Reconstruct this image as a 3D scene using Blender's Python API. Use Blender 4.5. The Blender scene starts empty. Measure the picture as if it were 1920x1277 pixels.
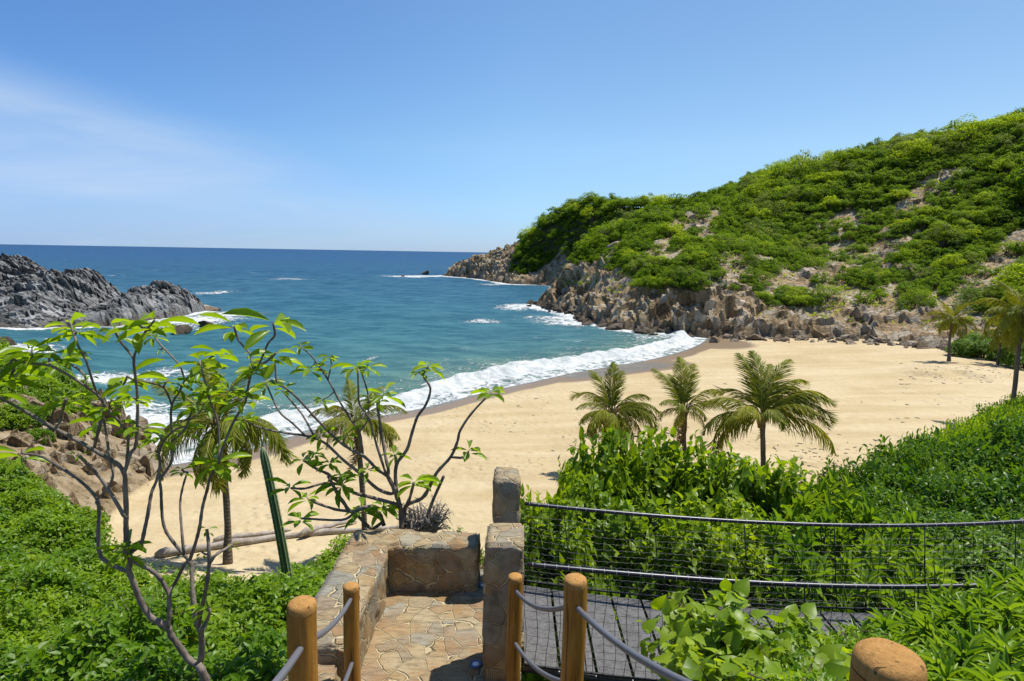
import bpy, bmesh, math, random
import numpy as np
from mathutils import Vector, Matrix, Euler

# ------------------------------------------------------------------ camera, sky, sun, exposure
scene = bpy.context.scene
COL = scene.collection
FPX = 1144.0; PITCH = math.radians(8.18); ROLL = math.radians(0.97); CAMH = 12.0
cF = np.array([0, math.cos(PITCH), -math.sin(PITCH)])
_r0 = np.array([1.0, 0, 0]); _u0 = np.array([0, math.sin(PITCH), math.cos(PITCH)])
cR = _r0*math.cos(ROLL)+_u0*math.sin(ROLL); cU = _u0*math.cos(ROLL)-_r0*math.sin(ROLL)
cam_d = bpy.data.cameras.new("camera"); cam = bpy.data.objects.new("camera", cam_d); COL.objects.link(cam)
cam_d.sensor_width = 36; cam_d.lens = FPX/1920*36
cam_d.clip_start = 0.05; cam_d.clip_end = 200000
M = Matrix.Identity(4)
for i in range(3):
    M[i][0] = cR[i]; M[i][1] = cU[i]; M[i][2] = -cF[i]
M[0][3], M[1][3], M[2][3] = 0, 0, CAMH
cam.matrix_world = M
scene.camera = cam

SUN_EL = math.radians(66); SUN_AZ = math.radians(60)      # azimuth from +Y towards +X
world = bpy.data.worlds.new("World"); scene.world = world; world.use_nodes = True
wn = world.node_tree; wn.nodes.clear()
sky = wn.nodes.new("ShaderNodeTexSky"); sky.sky_type = 'NISHITA'; sky.sun_disc = False
sky.sun_elevation = SUN_EL; sky.sun_rotation = SUN_AZ
sky.air_density = 1.0; sky.dust_density = 0.0; sky.ozone_density = 4.0; sky.altitude = 0
bg = wn.nodes.new("ShaderNodeBackground"); bg.inputs[1].default_value = 0.12
wo = wn.nodes.new("ShaderNodeOutputWorld")
tc = wn.nodes.new("ShaderNodeTexCoord")
mp = wn.nodes.new("ShaderNodeMapping"); mp.inputs['Scale'].default_value = (1.6, 1.6, 9.0); mp.inputs['Rotation'].default_value = (0.0, 0.10, 0.3)
nz = wn.nodes.new("ShaderNodeTexNoise"); nz.inputs['Scale'].default_value = 1.6; nz.inputs['Detail'].default_value = 9; nz.inputs['Roughness'].default_value = 0.55
nz.inputs['Distortion'].default_value = 0.6
rp = wn.nodes.new("ShaderNodeValToRGB"); rp.color_ramp.elements[0].position = 0.40; rp.color_ramp.elements[1].position = 0.72
sx = wn.nodes.new("ShaderNodeSeparateXYZ")
mz = wn.nodes.new("ShaderNodeMapRange"); mz.interpolation_type = 'SMOOTHSTEP'          # clouds fade out upwards
mz.inputs[1].default_value = 0.085; mz.inputs[2].default_value = -0.02; mz.inputs[3].default_value = 0; mz.inputs[4].default_value = 1
mx = wn.nodes.new("ShaderNodeMapRange"); mx.interpolation_type = 'SMOOTHSTEP'          # and towards the right
mx.inputs[1].default_value = 0.15; mx.inputs[2].default_value = -0.55; mx.inputs[3].default_value = 0.12; mx.inputs[4].default_value = 1
m1 = wn.nodes.new("ShaderNodeMath"); m1.operation = 'MULTIPLY'
m2 = wn.nodes.new("ShaderNodeMath"); m2.operation = 'MULTIPLY'
m3 = wn.nodes.new("ShaderNodeMath"); m3.operation = 'MULTIPLY'; m3.inputs[1].default_value = 0.9
mixc = wn.nodes.new("ShaderNodeMix"); mixc.data_type = 'RGBA'; mixc.inputs['B'].default_value = (2.95, 3.7, 4.75, 1)
hs = wn.nodes.new("ShaderNodeHueSaturation"); hs.inputs['Saturation'].default_value = 1.0; hs.inputs['Value'].default_value = 1.0
L = wn.links.new
L(tc.outputs['Generated'], mp.inputs[0]); L(mp.outputs[0], nz.inputs['Vector']); L(nz.outputs['Fac'], rp.inputs[0]); rp.color_ramp.elements[0].color = (0.42, 0.42, 0.42, 1)
vz = wn.nodes.new('ShaderNodeMath'); vz.operation = 'MULTIPLY_ADD'; vz.inputs[1].default_value = 0.26
L(tc.outputs['Generated'], sx.inputs[0]); L(sx.outputs['X'], vz.inputs[0]); L(sx.outputs['Z'], vz.inputs[2]); L(vz.outputs[0], mz.inputs[0]); L(sx.outputs['X'], mx.inputs[0])
L(rp.outputs[0], m1.inputs[0]); L(mz.outputs[0], m1.inputs[1]); L(m1.outputs[0], m2.inputs[0]); L(mx.outputs[0], m2.inputs[1])
L(m2.outputs[0], m3.inputs[0]); L(m3.outputs[0], mixc.inputs['Factor'])
# the hazy blue air of the photograph: a deeper blue towards the horizon and away from the sun than the clear-air model gives
tz = wn.nodes.new("ShaderNodeValToRGB"); tz.color_ramp.elements.new(0.5); tz.color_ramp.elements.new(0.5)
for e_, (p_, c_) in zip(tz.color_ramp.elements, [(0.0, (0.30, 0.42, 0.72)), (0.07, (0.48, 0.59, 0.76)), (0.16, (0.64, 0.72, 0.76)), (0.45, (0.64, 0.75, 0.79))]): e_.position = p_; e_.color = (*c_, 1)
tx = wn.nodes.new("ShaderNodeMapRange"); tx.inputs[1].default_value = -0.75; tx.inputs[2].default_value = 0.75
tr = wn.nodes.new("ShaderNodeValToRGB"); tr.color_ramp.elements.new(0.5)
for e_, (p_, c_) in zip(tr.color_ramp.elements, [(0.0, (0.52, 0.70, 0.95)), (0.5, (1, 1, 1)), (1.0, (1.10, 0.98, 0.88))]): e_.position = p_; e_.color = (*c_, 1)
t1 = wn.nodes.new("ShaderNodeMix"); t1.data_type = 'RGBA'; t1.blend_type = 'MULTIPLY'; t1.inputs['Factor'].default_value = 1
t2 = wn.nodes.new("ShaderNodeMix"); t2.data_type = 'RGBA'; t2.blend_type = 'MULTIPLY'; t2.inputs['Factor'].default_value = 1
L(sx.outputs['Z'], tz.inputs[0]); L(sx.outputs['X'], tx.inputs[0]); L(tx.outputs[0], tr.inputs[0])
L(sky.outputs[0], hs.inputs['Color']); L(hs.outputs[0], t1.inputs['A']); L(tz.outputs[0], t1.inputs['B']); L(t1.outputs['Result'], t2.inputs['A']); L(tr.outputs[0], t2.inputs['B']); L(t2.outputs['Result'], mixc.inputs['A']); L(mixc.outputs['Result'], bg.inputs[0]); L(bg.outputs[0], wo.inputs[0])

sun_d = bpy.data.lights.new("sun", 'SUN'); sun_d.energy = 4.1; sun_d.angle = math.radians(0.53); sun_d.color = (1.0, 0.95, 0.87)
sun = bpy.data.objects.new("sun", sun_d); COL.objects.link(sun)
SUNV = Vector((math.cos(SUN_EL)*math.sin(SUN_AZ), math.cos(SUN_EL)*math.cos(SUN_AZ), math.sin(SUN_EL)))
sun.rotation_euler = SUNV.to_track_quat('Z', 'Y').to_euler(); sun.location = (60, 40, 120)
scene.view_settings.view_transform = 'Standard'; scene.view_settings.look = 'None'
scene.view_settings.exposure = 0.68; scene.view_settings.gamma = 1.0
scene.cycles.use_denoising = True
scene.cycles.max_bounces = 8; scene.cycles.transparent_max_bounces = 8
scene.cycles.caustics_reflective = False; scene.cycles.caustics_refractive = False

# ------------------------------------------------------------------ helpers
def ray(px, py): return cF + cR*(px-960)/FPX + cU*(638.5-py)/FPX
def gz(px, py, z=0.0):
    d = ray(px, py); t = (z-CAMH)/d[2]; return np.array([0, 0, CAMH])+d*t
def gy(px, py, Y):
    d = ray(px, py); return np.array([0, 0, CAMH])+d*(Y/d[1])
def pix(P):
    q = np.asarray(P, float)-np.array([0, 0, CAMH]); w = q@cF
    return 960+FPX*(q@cR)/w, 638.5-FPX*(q@cU)/w

def hash3(ix, iy, iz, k=0):
    h = (ix.astype(np.int64)*374761393 + iy.astype(np.int64)*668265263 + iz.astype(np.int64)*2147483647 + k*974634777) & 0xffffffff
    h = ((h ^ (h >> 13))*1274126177) & 0xffffffff
    h = ((h ^ (h >> 16))*2246822519) & 0xffffffff
    return ((h ^ (h >> 15)) & 0xffffff)/float(0xffffff)
def vnoise(P, k=0):
    i = np.floor(P).astype(np.int64); f = P-i; u = f*f*(3-2*f); r = 0
    for a in (0, 1):
        for b in (0, 1):
            for c in (0, 1):
                w = (u[:, 0] if a else 1-u[:, 0])*(u[:, 1] if b else 1-u[:, 1])*(u[:, 2] if c else 1-u[:, 2])
                r = r+w*hash3(i[:, 0]+a, i[:, 1]+b, i[:, 2]+c, k)
    return r
def fbm(P, oct=4, k=0, gain=0.5):
    s = 0; a = 1; t = 0
    for o in range(oct):
        s = s+a*vnoise(P*2**o+17.3*o, k+o); t += a; a *= gain
    return s/t
def xyz(x, y, z=None): return np.stack([x, y, np.zeros_like(x) if z is None else z], 1)
def worley(P, k=0):
    """F1, F2 and for the nearest cell a random value and a random-plane offset (gives faceted, jointed blocks)."""
    i = np.floor(P).astype(np.int64); n = len(P)
    d1 = np.full(n, 9.); d2 = np.full(n, 9.); rv = np.zeros(n); pl = np.zeros(n)
    for a in (-1, 0, 1):
        for b in (-1, 0, 1):
            for c in (-1, 0, 1):
                j = i+np.array([a, b, c])
                C = np.stack([j[:, q]+hash3(j[:, 0], j[:, 1], j[:, 2], k+q) for q in range(3)], 1)
                D = P-C; d = np.sqrt((D*D).sum(1)); m = d < d1
                d2 = np.where(m, d1, np.minimum(d2, d)); d1 = np.where(m, d, d1)
                rr = hash3(j[:, 0], j[:, 1], j[:, 2], k+5)
                T = np.stack([hash3(j[:, 0], j[:, 1], j[:, 2], k+6+q)-0.5 for q in range(3)], 1)
                rv = np.where(m, rr, rv); pl = np.where(m, (D*T).sum(1), pl)
    return d1, d2, rv, pl
def sstep(a, b, x):
    t = np.clip((x-a)/(b-a), 0, 1); return t*t*(3-2*t)
def smooth_poly(pts, n=6):
    P = np.array(pts, float); P = np.vstack([2*P[0]-P[1], P, 2*P[-1]-P[-2]]); out = []
    for i in range(1, len(P)-2):
        for t in np.arange(n)/n:
            a, b, c, d = P[i-1:i+3]
            out.append(0.5*(2*b+(c-a)*t+(2*a-5*b+4*c-d)*t*t+(3*b-a-3*c+d)*t**3))
    out.append(P[-2]); return np.array(out)
def sdist(X, Y, poly):
    """distance to an open polyline, positive on its right-hand side; also the arc position"""
    best = np.full(X.shape, 1e18); sg = np.ones(X.shape); arc = np.zeros(X.shape); s0 = 0
    for (ax, ay), (bx, by) in zip(poly[:-1], poly[1:]):
        dx, dy = bx-ax, by-ay; l2 = dx*dx+dy*dy+1e-12
        t = np.clip(((X-ax)*dx+(Y-ay)*dy)/l2, 0, 1)
        qx, qy = X-ax-t*dx, Y-ay-t*dy; d = qx*qx+qy*qy; m = d < best-1e-9
        cr = dx*(Y-ay)-dy*(X-ax)
        best = np.where(m, d, best); sg = np.where(m, np.where(cr < 0, 1., -1.), sg); arc = np.where(m, s0+t*math.sqrt(l2), arc)
        s0 += math.sqrt(l2)
    return np.sqrt(best)*sg, arc

def tag(o, label=None, cat=None, group=None, kind=None):
    if label: o['label'] = label
    if cat: o['category'] = cat
    if group: o['group'] = group
    if kind: o['kind'] = kind
    return o
def empty(name, loc, label, cat, group=None, rz=0):
    o = bpy.data.objects.new(name, None); COL.objects.link(o); o.location = [float(q) for q in loc]; o.rotation_euler[2] = rz
    o.empty_display_size = 0.2
    return tag(o, label, cat, group)

class MB:
    def __init__(s): s.V = []; s.F = []; s.A = []; s.n = 0
    def add(s, V, F, mat=0, a=0.5):
        V = np.asarray(V, float).reshape(-1, 3); s.V.append(V)
        s.A.append(np.broadcast_to(np.asarray(a, float), (len(V),)))
        for f in (F if isinstance(F, list) else [F]):
            f = np.atleast_2d(np.asarray(f, np.int64))
            if len(f): s.F.append((f+s.n, mat))
        s.n += len(V); return s
    def tube(s, pts, rad, sides=7, mat=0, a=0.5, cap=True, wob=0, seed=0):
        P = np.asarray(pts, float); n = len(P); rad = np.broadcast_to(np.asarray(rad, float), (n,))
        T = np.gradient(P, axis=0); T /= np.linalg.norm(T, axis=1)[:, None]+1e-12
        ref = np.array([0, 0, 1.]) if abs(T[0][2]) < 0.9 else np.array([1., 0, 0])
        u = np.cross(T[0], ref); u /= np.linalg.norm(u); ang = np.arange(sides)*2*math.pi/sides; V = []
        rg = np.random.RandomState(seed)
        for i in range(n):
            u = u-T[i]*(u@T[i]); u /= np.linalg.norm(u)+1e-12; v = np.cross(T[i], u)
            rr = rad[i]*(1+wob*(rg.rand(sides)-0.5)*2) if wob else np.full(sides, rad[i])
            V.append(P[i]+(np.cos(ang)*rr)[:, None]*u+(np.sin(ang)*rr)[:, None]*v)
        V = np.concatenate(V); k = np.arange(sides); F = []
        for i in range(n-1):
            F.append(np.stack([i*sides+k, i*sides+(k+1) % sides, (i+1)*sides+(k+1) % sides, (i+1)*sides+k], 1))
        fl = [np.concatenate(F)]
        if cap: fl += [np.arange(sides)[None, ::-1], (np.arange(sides)+(n-1)*sides)[None]]
        return s.add(V, fl, mat, a)
    def box(s, lo, hi, mat=0, a=0.5):
        (x0, y0, z0), (x1, y1, z1) = lo, hi
        V = [(x0,y0,z0),(x1,y0,z0),(x1,y1,z0),(x0,y1,z0),(x0,y0,z1),(x1,y0,z1),(x1,y1,z1),(x0,y1,z1)]
        return s.add(V, [(0,3,2,1),(4,5,6,7),(0,1,5,4),(1,2,6,5),(2,3,7,6),(3,0,4,7)], mat, a)
    def mesh(s, name, mats, smooth=True, attrs=None):
        V = np.concatenate(s.V) if s.V else np.zeros((0, 3)); me = bpy.data.meshes.new(name)
        loops = np.concatenate([f.ravel() for f, _ in s.F]); tot = np.concatenate([np.full(len(f), f.shape[1]) for f, _ in s.F])
        mi = np.concatenate([np.full(len(f), m) for f, m in s.F]); st = np.concatenate([[0], np.cumsum(tot)[:-1]])
        me.vertices.add(len(V)); me.vertices.foreach_set('co', V.astype(np.float32).ravel())
        me.loops.add(len(loops)); me.loops.foreach_set('vertex_index', loops.astype(np.int32))
        me.polygons.add(len(tot)); me.polygons.foreach_set('loop_start', st.astype(np.int32)); me.polygons.foreach_set('loop_total', tot.astype(np.int32))
        me.polygons.foreach_set('material_index', mi.astype(np.int32)); me.polygons.foreach_set('use_smooth', np.full(len(tot), bool(smooth)))
        for m in (mats if isinstance(mats, (list, tuple)) else [mats]): me.materials.append(m)
        at = me.attributes.new('rnd', 'FLOAT', 'POINT'); at.data.foreach_set('value', np.concatenate(s.A).astype(np.float32))
        for k, v in (attrs or {}).items():
            at = me.attributes.new(k, 'FLOAT', 'POINT'); at.data.foreach_set('value', np.asarray(v, np.float32))
        me.update(); me.validate(); return me
    def build(s, name, mats, parent=None, smooth=True, attrs=None):
        o = bpy.data.objects.new(name, s.mesh(name, mats, smooth, attrs)); COL.objects.link(o)
        if parent: o.parent = parent
        return o
def put(name, me, parent=None, loc=(0, 0, 0), rot=(0, 0, 0), sc=1.0):
    o = bpy.data.objects.new(name, me); COL.objects.link(o); o.location = [float(q) for q in loc]; o.rotation_euler = [float(q) for q in rot]
    o.scale = (sc, sc, sc) if np.isscalar(sc) else sc
    if parent: o.parent = parent
    return o
def gridF(nx, ny):
    i = np.arange(nx-1)[:, None]*ny+np.arange(ny-1)[None]; i = i.ravel()
    return np.stack([i, i+ny, i+ny+1, i+1], 1)

# ---- leaves
def place(P, D, Nn, Ln, Wd, tmpl):
    TV, TF = tmpl; D = D/(np.linalg.norm(D, axis=1)[:, None]+1e-9)
    S = np.cross(Nn, D); S /= np.linalg.norm(S, axis=1)[:, None]+1e-9; N2 = np.cross(D, S)
    Ln = np.broadcast_to(Ln, (len(P),)); Wd = np.broadcast_to(Wd, (len(P),)); k = len(TV)
    V = P[:, None]+TV[None, :, 0, None]*(D*Ln[:, None])[:, None]+TV[None, :, 1, None]*(S*Wd[:, None])[:, None]+TV[None, :, 2, None]*(N2*Ln[:, None])[:, None]
    off = (np.arange(len(P))*k)
    return V.reshape(-1, 3), [(f[None]+off[:, None, None]).reshape(-1, f.shape[1]) for f in TF]
def leaf_tmpl(prof, fold=0.12, curl=0.25):
    """prof: list of (t, halfwidth). first and last are points."""
    V = []; F4 = []; F3 = []
    def zc(t): return -curl*t*t
    V.append((0, 0, 0)); n = len(prof)
    for t, w in prof: V += [(t, w, zc(t)+fold*w*2), (t, 0, zc(t)), (t, -w, zc(t)+fold*w*2)]
    V.append((1, 0, zc(1)))
    for i in range(n-1):
        a = 1+3*i; F4 += [(a, a+1, a+4, a+3), (a+1, a+2, a+5, a+4)]
    b = 1+3*(n-1); e = len(V)-1
    F3 = [(0, 2, 1), (0, 3, 2), (b, b+1, e), (b+1, b+2, e)]
    return np.array(V, float), [np.array(q) for q in (F4, F3) if len(q)]
LEAF_S = leaf_tmpl([(0.45, 0.5)], 0.10, 0.18)
LEAF_M = leaf_tmpl([(0.22, 0.40), (0.6, 0.46)], 0.12, 0.25)
LEAF_H = leaf_tmpl([(-0.06, 0.30), (0.15, 0.5), (0.45, 0.42), (0.75, 0.19)], 0.12, 0.28)
LEAF_O = leaf_tmpl([(0.15, 0.16), (0.38, 0.36), (0.62, 0.5), (0.84, 0.36)], 0.16, 0.24)
LEAF_N = leaf_tmpl([(0.2, 0.38), (0.5, 0.5), (0.8, 0.3)], 0.15, 0.25)

# ------------------------------------------------------------------ materials
def mat(name):
    m = bpy.data.materials.new(name); m.use_nodes = True; nt = m.node_tree; nt.nodes.clear()
    out = nt.nodes.new("ShaderNodeOutputMaterial"); return m, nt, out
def nd(nt, typ, props=None, **ins):
    n = nt.nodes.new(typ)
    for k, v in (props or {}).items(): setattr(n, k, v)
    for k, v in ins.items():
        key = int(k[1:]) if k[0] == '_' else k.replace('__', ' ')
        if hasattr(v, 'is_output') or isinstance(v, bpy.types.NodeSocket): nt.links.new(v, n.inputs[key])
        else: n.inputs[key].default_value = v
    return n
def mth(nt, op, a, b=0.0, c=None, clamp=False):
    n = nt.nodes.new("ShaderNodeMath"); n.operation = op; n.use_clamp = clamp
    for i, v in enumerate((a, b, c)):
        if v is None: continue
        if isinstance(v, bpy.types.NodeSocket): nt.links.new(v, n.inputs[i])
        else: n.inputs[i].default_value = v
    return n.outputs[0]
def mrange(nt, v, a, b, c=0.0, d=1.0, smooth=True):
    n = nd(nt, "ShaderNodeMapRange", {'interpolation_type': 'SMOOTHSTEP' if smooth else 'LINEAR'}, _0=v, _1=a, _2=b, _3=c, _4=d); return n.outputs[0]
def mixc(nt, f, a, b, blend='MIX'):
    n = nt.nodes.new("ShaderNodeMix"); n.data_type = 'RGBA'; n.blend_type = blend; n.clamp_factor = True
    for k, v in (('Factor', f), ('A', a), ('B', b)):
        s = [q for q in n.inputs if q.name == k and (q.type == 'RGBA' or k == 'Factor' and q.type == 'VALUE')][0]
        if isinstance(v, bpy.types.NodeSocket): nt.links.new(v, s)
        else: s.default_value = v if k == 'Factor' else (*v[:3], 1)
    return [o for o in n.outputs if o.type == 'RGBA'][0]
def ramp(nt, v, stops, interp='LINEAR'):
    n = nt.nodes.new("ShaderNodeValToRGB"); cr = n.color_ramp; cr.interpolation = interp
    while len(cr.elements) < len(stops): cr.elements.new(0.5)
    for e, (p, c) in zip(cr.elements, stops): e.position = p; e.color = (*c[:3], 1) if not np.isscalar(c) else (c, c, c, 1)
    nt.links.new(v, n.inputs[0]); return n.outputs[0]
def noise(nt, vec, scale, detail=4, rough=0.5, dist=0.0):
    n = nd(nt, "ShaderNodeTexNoise", None, Vector=vec, Scale=scale, Detail=detail, Roughness=rough, Distortion=dist); return n.outputs['Fac']
def bump(nt, h, strength, dist, normal=None):
    n = nd(nt, "ShaderNodeBump", None, Strength=strength, Distance=dist, Height=h)
    if normal is not None: nt.links.new(normal, n.inputs['Normal'])
    return n.outputs[0]
def attr(nt, name): return nd(nt, "ShaderNodeAttribute", {'attribute_name': name}).outputs['Fac']
def pos(nt): return nd(nt, "ShaderNodeNewGeometry").outputs['Position']
def scalev(nt, v, s): return nd(nt, "ShaderNodeMapping", None, Vector=v, Scale=s).outputs[0]
def prin(nt, out, col, rough=0.6, normal=None, spec=0.4, **kw):
    b = nt.nodes.new("ShaderNodeBsdfPrincipled")
    for k, v in (('Base Color', col), ('Roughness', rough), ('Specular IOR Level', spec)):
        if isinstance(v, bpy.types.NodeSocket): nt.links.new(v, b.inputs[k])
        else: b.inputs[k].default_value = (*v[:3], 1) if k == 'Base Color' else v
    if normal is not None: nt.links.new(normal, b.inputs['Normal'])
    nt.links.new(b.outputs[0], out.inputs[0]); return b

def leaf_mat(name, c0, c1, trans=0.35, tcol=None, rough=0.42, yellow=0.0, objvar=0.25, spec=0.35):
    """c0..c1 span the leaf-to-leaf variation; light passes through the blade"""
    m, nt, out = mat(name)
    r = attr(nt, 'rnd'); oi = nd(nt, "ShaderNodeObjectInfo").outputs['Random']
    c = mixc(nt, r, c0, c1)
    if yellow: c = mixc(nt, mth(nt, 'GREATER_THAN', r, 1-yellow), c, (0.45, 0.30, 0.03))
    n1 = noise(nt, nd(nt, "ShaderNodeTexCoord").outputs['Object'], 9.0, 3)
    hs = nd(nt, "ShaderNodeHueSaturation", None, Color=c)
    nt.links.new(mth(nt, 'MULTIPLY_ADD', oi, -0.014*objvar/0.25, 0.5+0.007*objvar/0.25), hs.inputs['Hue'])
    nt.links.new(mth(nt, 'ADD', mth(nt, 'MULTIPLY_ADD', oi, objvar, 1-objvar/2), mth(nt, 'MULTIPLY_ADD', n1, 0.5, -0.25)), hs.inputs['Value'])
    b = nt.nodes.new("ShaderNodeBsdfPrincipled"); nt.links.new(hs.outputs[0], b.inputs['Base Color'])
    b.inputs['Roughness'].default_value = rough; b.inputs['Specular IOR Level'].default_value = spec
    t = nt.nodes.new("ShaderNodeBsdfTranslucent")
    tc_ = mixc(nt, 1.0, hs.outputs[0], tcol or (1.9, 1.75, 0.8), 'MULTIPLY'); nt.links.new(tc_, t.inputs[0])
    mx_ = nd(nt, "ShaderNodeMixShader", None, _0=trans); nt.links.new(b.outputs[0], mx_.inputs[1]); nt.links.new(t.outputs[0], mx_.inputs[2])
    nt.links.new(mx_.outputs[0], out.inputs[0]); return m

M_leafA = leaf_mat("leaf_bright", (0.075, 0.165, 0.004), (0.215, 0.335, 0.010), objvar=0.45, trans=0.46, yellow=0.025)
M_leafB = leaf_mat("leaf_broad", (0.118, 0.205, 0.005), (0.250, 0.350, 0.012), objvar=0.35, trans=0.46, yellow=0.01)
M_leafC = leaf_mat("leaf_dark", (0.058, 0.135, 0.008), (0.140, 0.245, 0.012), objvar=0.35)
M_leafP = leaf_mat("leaf_glossy", (0.120, 0.215, 0.006), (0.230, 0.340, 0.012), trans=0.52, rough=0.36, yellow=0.02)
M_leafN = leaf_mat("leaf_narrow", (0.080, 0.170, 0.008), (0.185, 0.300, 0.018), rough=0.36, trans=0.38)
M_hill = leaf_mat("hill_leaf", (0.115, 0.200, 0.005), (0.260, 0.350, 0.014), trans=0.50, objvar=0.6, spec=0.15, rough=0.6)
M_hill2 = leaf_mat("hill_leaf_dull", (0.085, 0.140, 0.022), (0.180, 0.235, 0.045), trans=0.35, objvar=0.5, spec=0.15, rough=0.6)
M_frond = leaf_mat("palm_leaflet", (0.100, 0.135, 0.008), (0.265, 0.275, 0.030), trans=0.32, rough=0.5, objvar=0.3, spec=0.2)
M_dry = leaf_mat("dry_frond", (0.20, 0.135, 0.06), (0.36, 0.26, 0.12), trans=0.2, rough=0.7, objvar=0.2, tcol=(1.2, 1.1, 0.9))
M_yfrond = leaf_mat("yellowing_frond", (0.16, 0.20, 0.015), (0.38, 0.34, 0.03), trans=0.4, rough=0.45, objvar=0.2)
M_grass = leaf_mat("grass_blade", (0.085, 0.165, 0.012), (0.20, 0.25, 0.05), trans=0.3, objvar=0.1)
M_drygrass = leaf_mat("dry_grass_blade", (0.15, 0.16, 0.06), (0.36, 0.30, 0.15), trans=0.3, objvar=0.1, tcol=(1.2, 1.1, 0.9))

def bark_mat(name, c0, c1, scale=30, rings=0.0, rough=0.85):
    m, nt, out = mat(name); o = nd(nt, "ShaderNodeTexCoord").outputs['Object']
    n1 = noise(nt, scalev(nt, o, (1, 1, 0.35)), scale, 5, 0.65); n2 = noise(nt, o, scale*0.12, 3)
    c = mixc(nt, mrange(nt, mth(nt, 'ADD', mth(nt, 'MULTIPLY', n1, 0.6), mth(nt, 'MULTIPLY', n2, 0.6)), 0.35, 0.85), c0, c1)
    h = n1
    if rings:
        w = nd(nt, "ShaderNodeTexWave", {'bands_direction': 'Z'}, Vector=o, Scale=rings, Distortion=1.2).outputs['Fac']
        c = mixc(nt, mth(nt, 'MULTIPLY', w, 0.5), c, tuple(q*0.45 for q in c0)); h = mth(nt, 'ADD', n1, mth(nt, 'MULTIPLY', w, 0.8))
    prin(nt, out, c, rough, bump(nt, h, 0.7, 0.02)); return m
M_bark = bark_mat("plumeria_bark", (0.065, 0.050, 0.040), (0.25, 0.205, 0.165), 26)
M_twig = bark_mat("twig_bark", (0.05, 0.035, 0.02), (0.16, 0.12, 0.07), 30)
M_palmtrunk = bark_mat("palm_trunk", (0.09, 0.07, 0.05), (0.21, 0.175, 0.135), 9, rings=2.4)
M_drift = bark_mat("driftwood", (0.20, 0.16, 0.125), (0.44, 0.395, 0.34), 14)
M_drydead = bark_mat("dead_stem", (0.16, 0.13, 0.105), (0.40, 0.35, 0.29), 22)

def rock_mat(name, stops, low=None, scale=1.0, strength=0.8, soil=None):
    m, nt, out = mat(name); p = pos(nt)
    n1 = noise(nt, p, 0.22*scale, 6, 0.6); n2 = noise(nt, p, 1.7*scale, 7, 0.65); n3 = noise(nt, scalev(nt, p, (0.6, 0.6, 2.2)), 3.0*scale, 5, 0.6)
    v = nd(nt, "ShaderNodeTexVoronoi", {'feature': 'DISTANCE_TO_EDGE'}, Vector=nd(nt, "ShaderNodeMapping", None, Vector=p, Rotation=(0.5, 0.6, 0.3), Scale=(1.0, 1.6, 0.7)).outputs[0], Scale=0.55*scale, Randomness=1.0).outputs['Distance']
    vc = nd(nt, "ShaderNodeTexVoronoi", None, Vector=nd(nt, "ShaderNodeMapping", None, Vector=p, Rotation=(0.5, 0.6, 0.3), Scale=(1.0, 1.6, 0.7)).outputs[0], Scale=0.55*scale).outputs['Color']
    mixv = mth(nt, 'ADD', mth(nt, 'ADD', mth(nt, 'MULTIPLY', n1, 0.45), mth(nt, 'MULTIPLY', n2, 0.4)), mth(nt, 'MULTIPLY', nd(nt, "ShaderNodeSeparateColor", None, Color=vc).outputs[0], 0.25))
    c = ramp(nt, mrange(nt, mixv, 0.32, 0.80, smooth=False), stops)
    crack = mrange(nt, mth(nt, "ADD", v, mth(nt, "MULTIPLY_ADD", n2, 0.10, -0.05)), 0.0, 0.04, 0.35, 1.0)
    c = mixc(nt, crack, tuple(q*0.6 for q in stops[0][1]), c)
    c = mixc(nt, mth(nt, 'MULTIPLY', mrange(nt, n3, 0.5, 0.7), 0.35), c, tuple(q*0.6 for q in stops[0][1]))
    if low is not None:
        z = nd(nt, "ShaderNodeSeparateXYZ", None, Vector=p).outputs['Z']
        c = mixc(nt, mth(nt, 'MULTIPLY', mrange(nt, mth(nt, 'ADD', z, mth(nt, 'MULTIPLY', n1, 3.0)), low[0], low[1], 1.0, 0.0), 0.8), c, low[2])
    rgh = 0.85
    if soil is not None:
        sv = mth(nt, 'ADD', attr(nt, 'soil'), mth(nt, 'MULTIPLY_ADD', n2, 0.8, -0.4))
        c = mixc(nt, mrange(nt, sv, 0.35, 0.65), c, mixc(nt, n2, soil[0], soil[1]))
    h = mth(nt, 'ADD', mth(nt, 'MULTIPLY', n2, 0.5), mth(nt, 'ADD', mth(nt, 'MULTIPLY', crack, 0.35), mth(nt, 'MULTIPLY', n3, 0.35)))
    prin(nt, out, c, rgh, bump(nt, h, strength, 0.5/scale), 0.25); return m
M_cliff = rock_mat("cliff_rock", [(0, (0.085, 0.058, 0.030)), (0.28, (0.225, 0.155, 0.078)), (0.48, (0.35, 0.255, 0.140)), (0.62, (0.275, 0.240, 0.185)), (0.8, (0.42, 0.345, 0.240)), (1, (0.54, 0.46, 0.34))],
                   low=(1.2, 4.5, (0.085, 0.064, 0.038)), scale=1.0, soil=((0.05, 0.045, 0.02), (0.085, 0.10, 0.025)))
M_boulder = rock_mat("boulder_rock", [(0, (0.09, 0.066, 0.043)), (0.4, (0.21, 0.16, 0.105)), (0.7, (0.29, 0.24, 0.18)), (1, (0.38, 0.335, 0.27))], scale=1.3)
M_dkboulder = rock_mat("wet_boulder_rock", [(0, (0.035, 0.028, 0.02)), (0.5, (0.085, 0.067, 0.045)), (1, (0.15, 0.12, 0.085))], scale=1.3)
M_outcrop = rock_mat("outcrop_rock", [(0, (0.06, 0.06, 0.058)), (0.4, (0.15, 0.149, 0.146)), (0.7, (0.25, 0.249, 0.247)), (1, (0.40, 0.40, 0.40))],
                     low=(0.4, 3.0, (0.12, 0.09, 0.06)), scale=0.8, strength=1.0)

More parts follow.
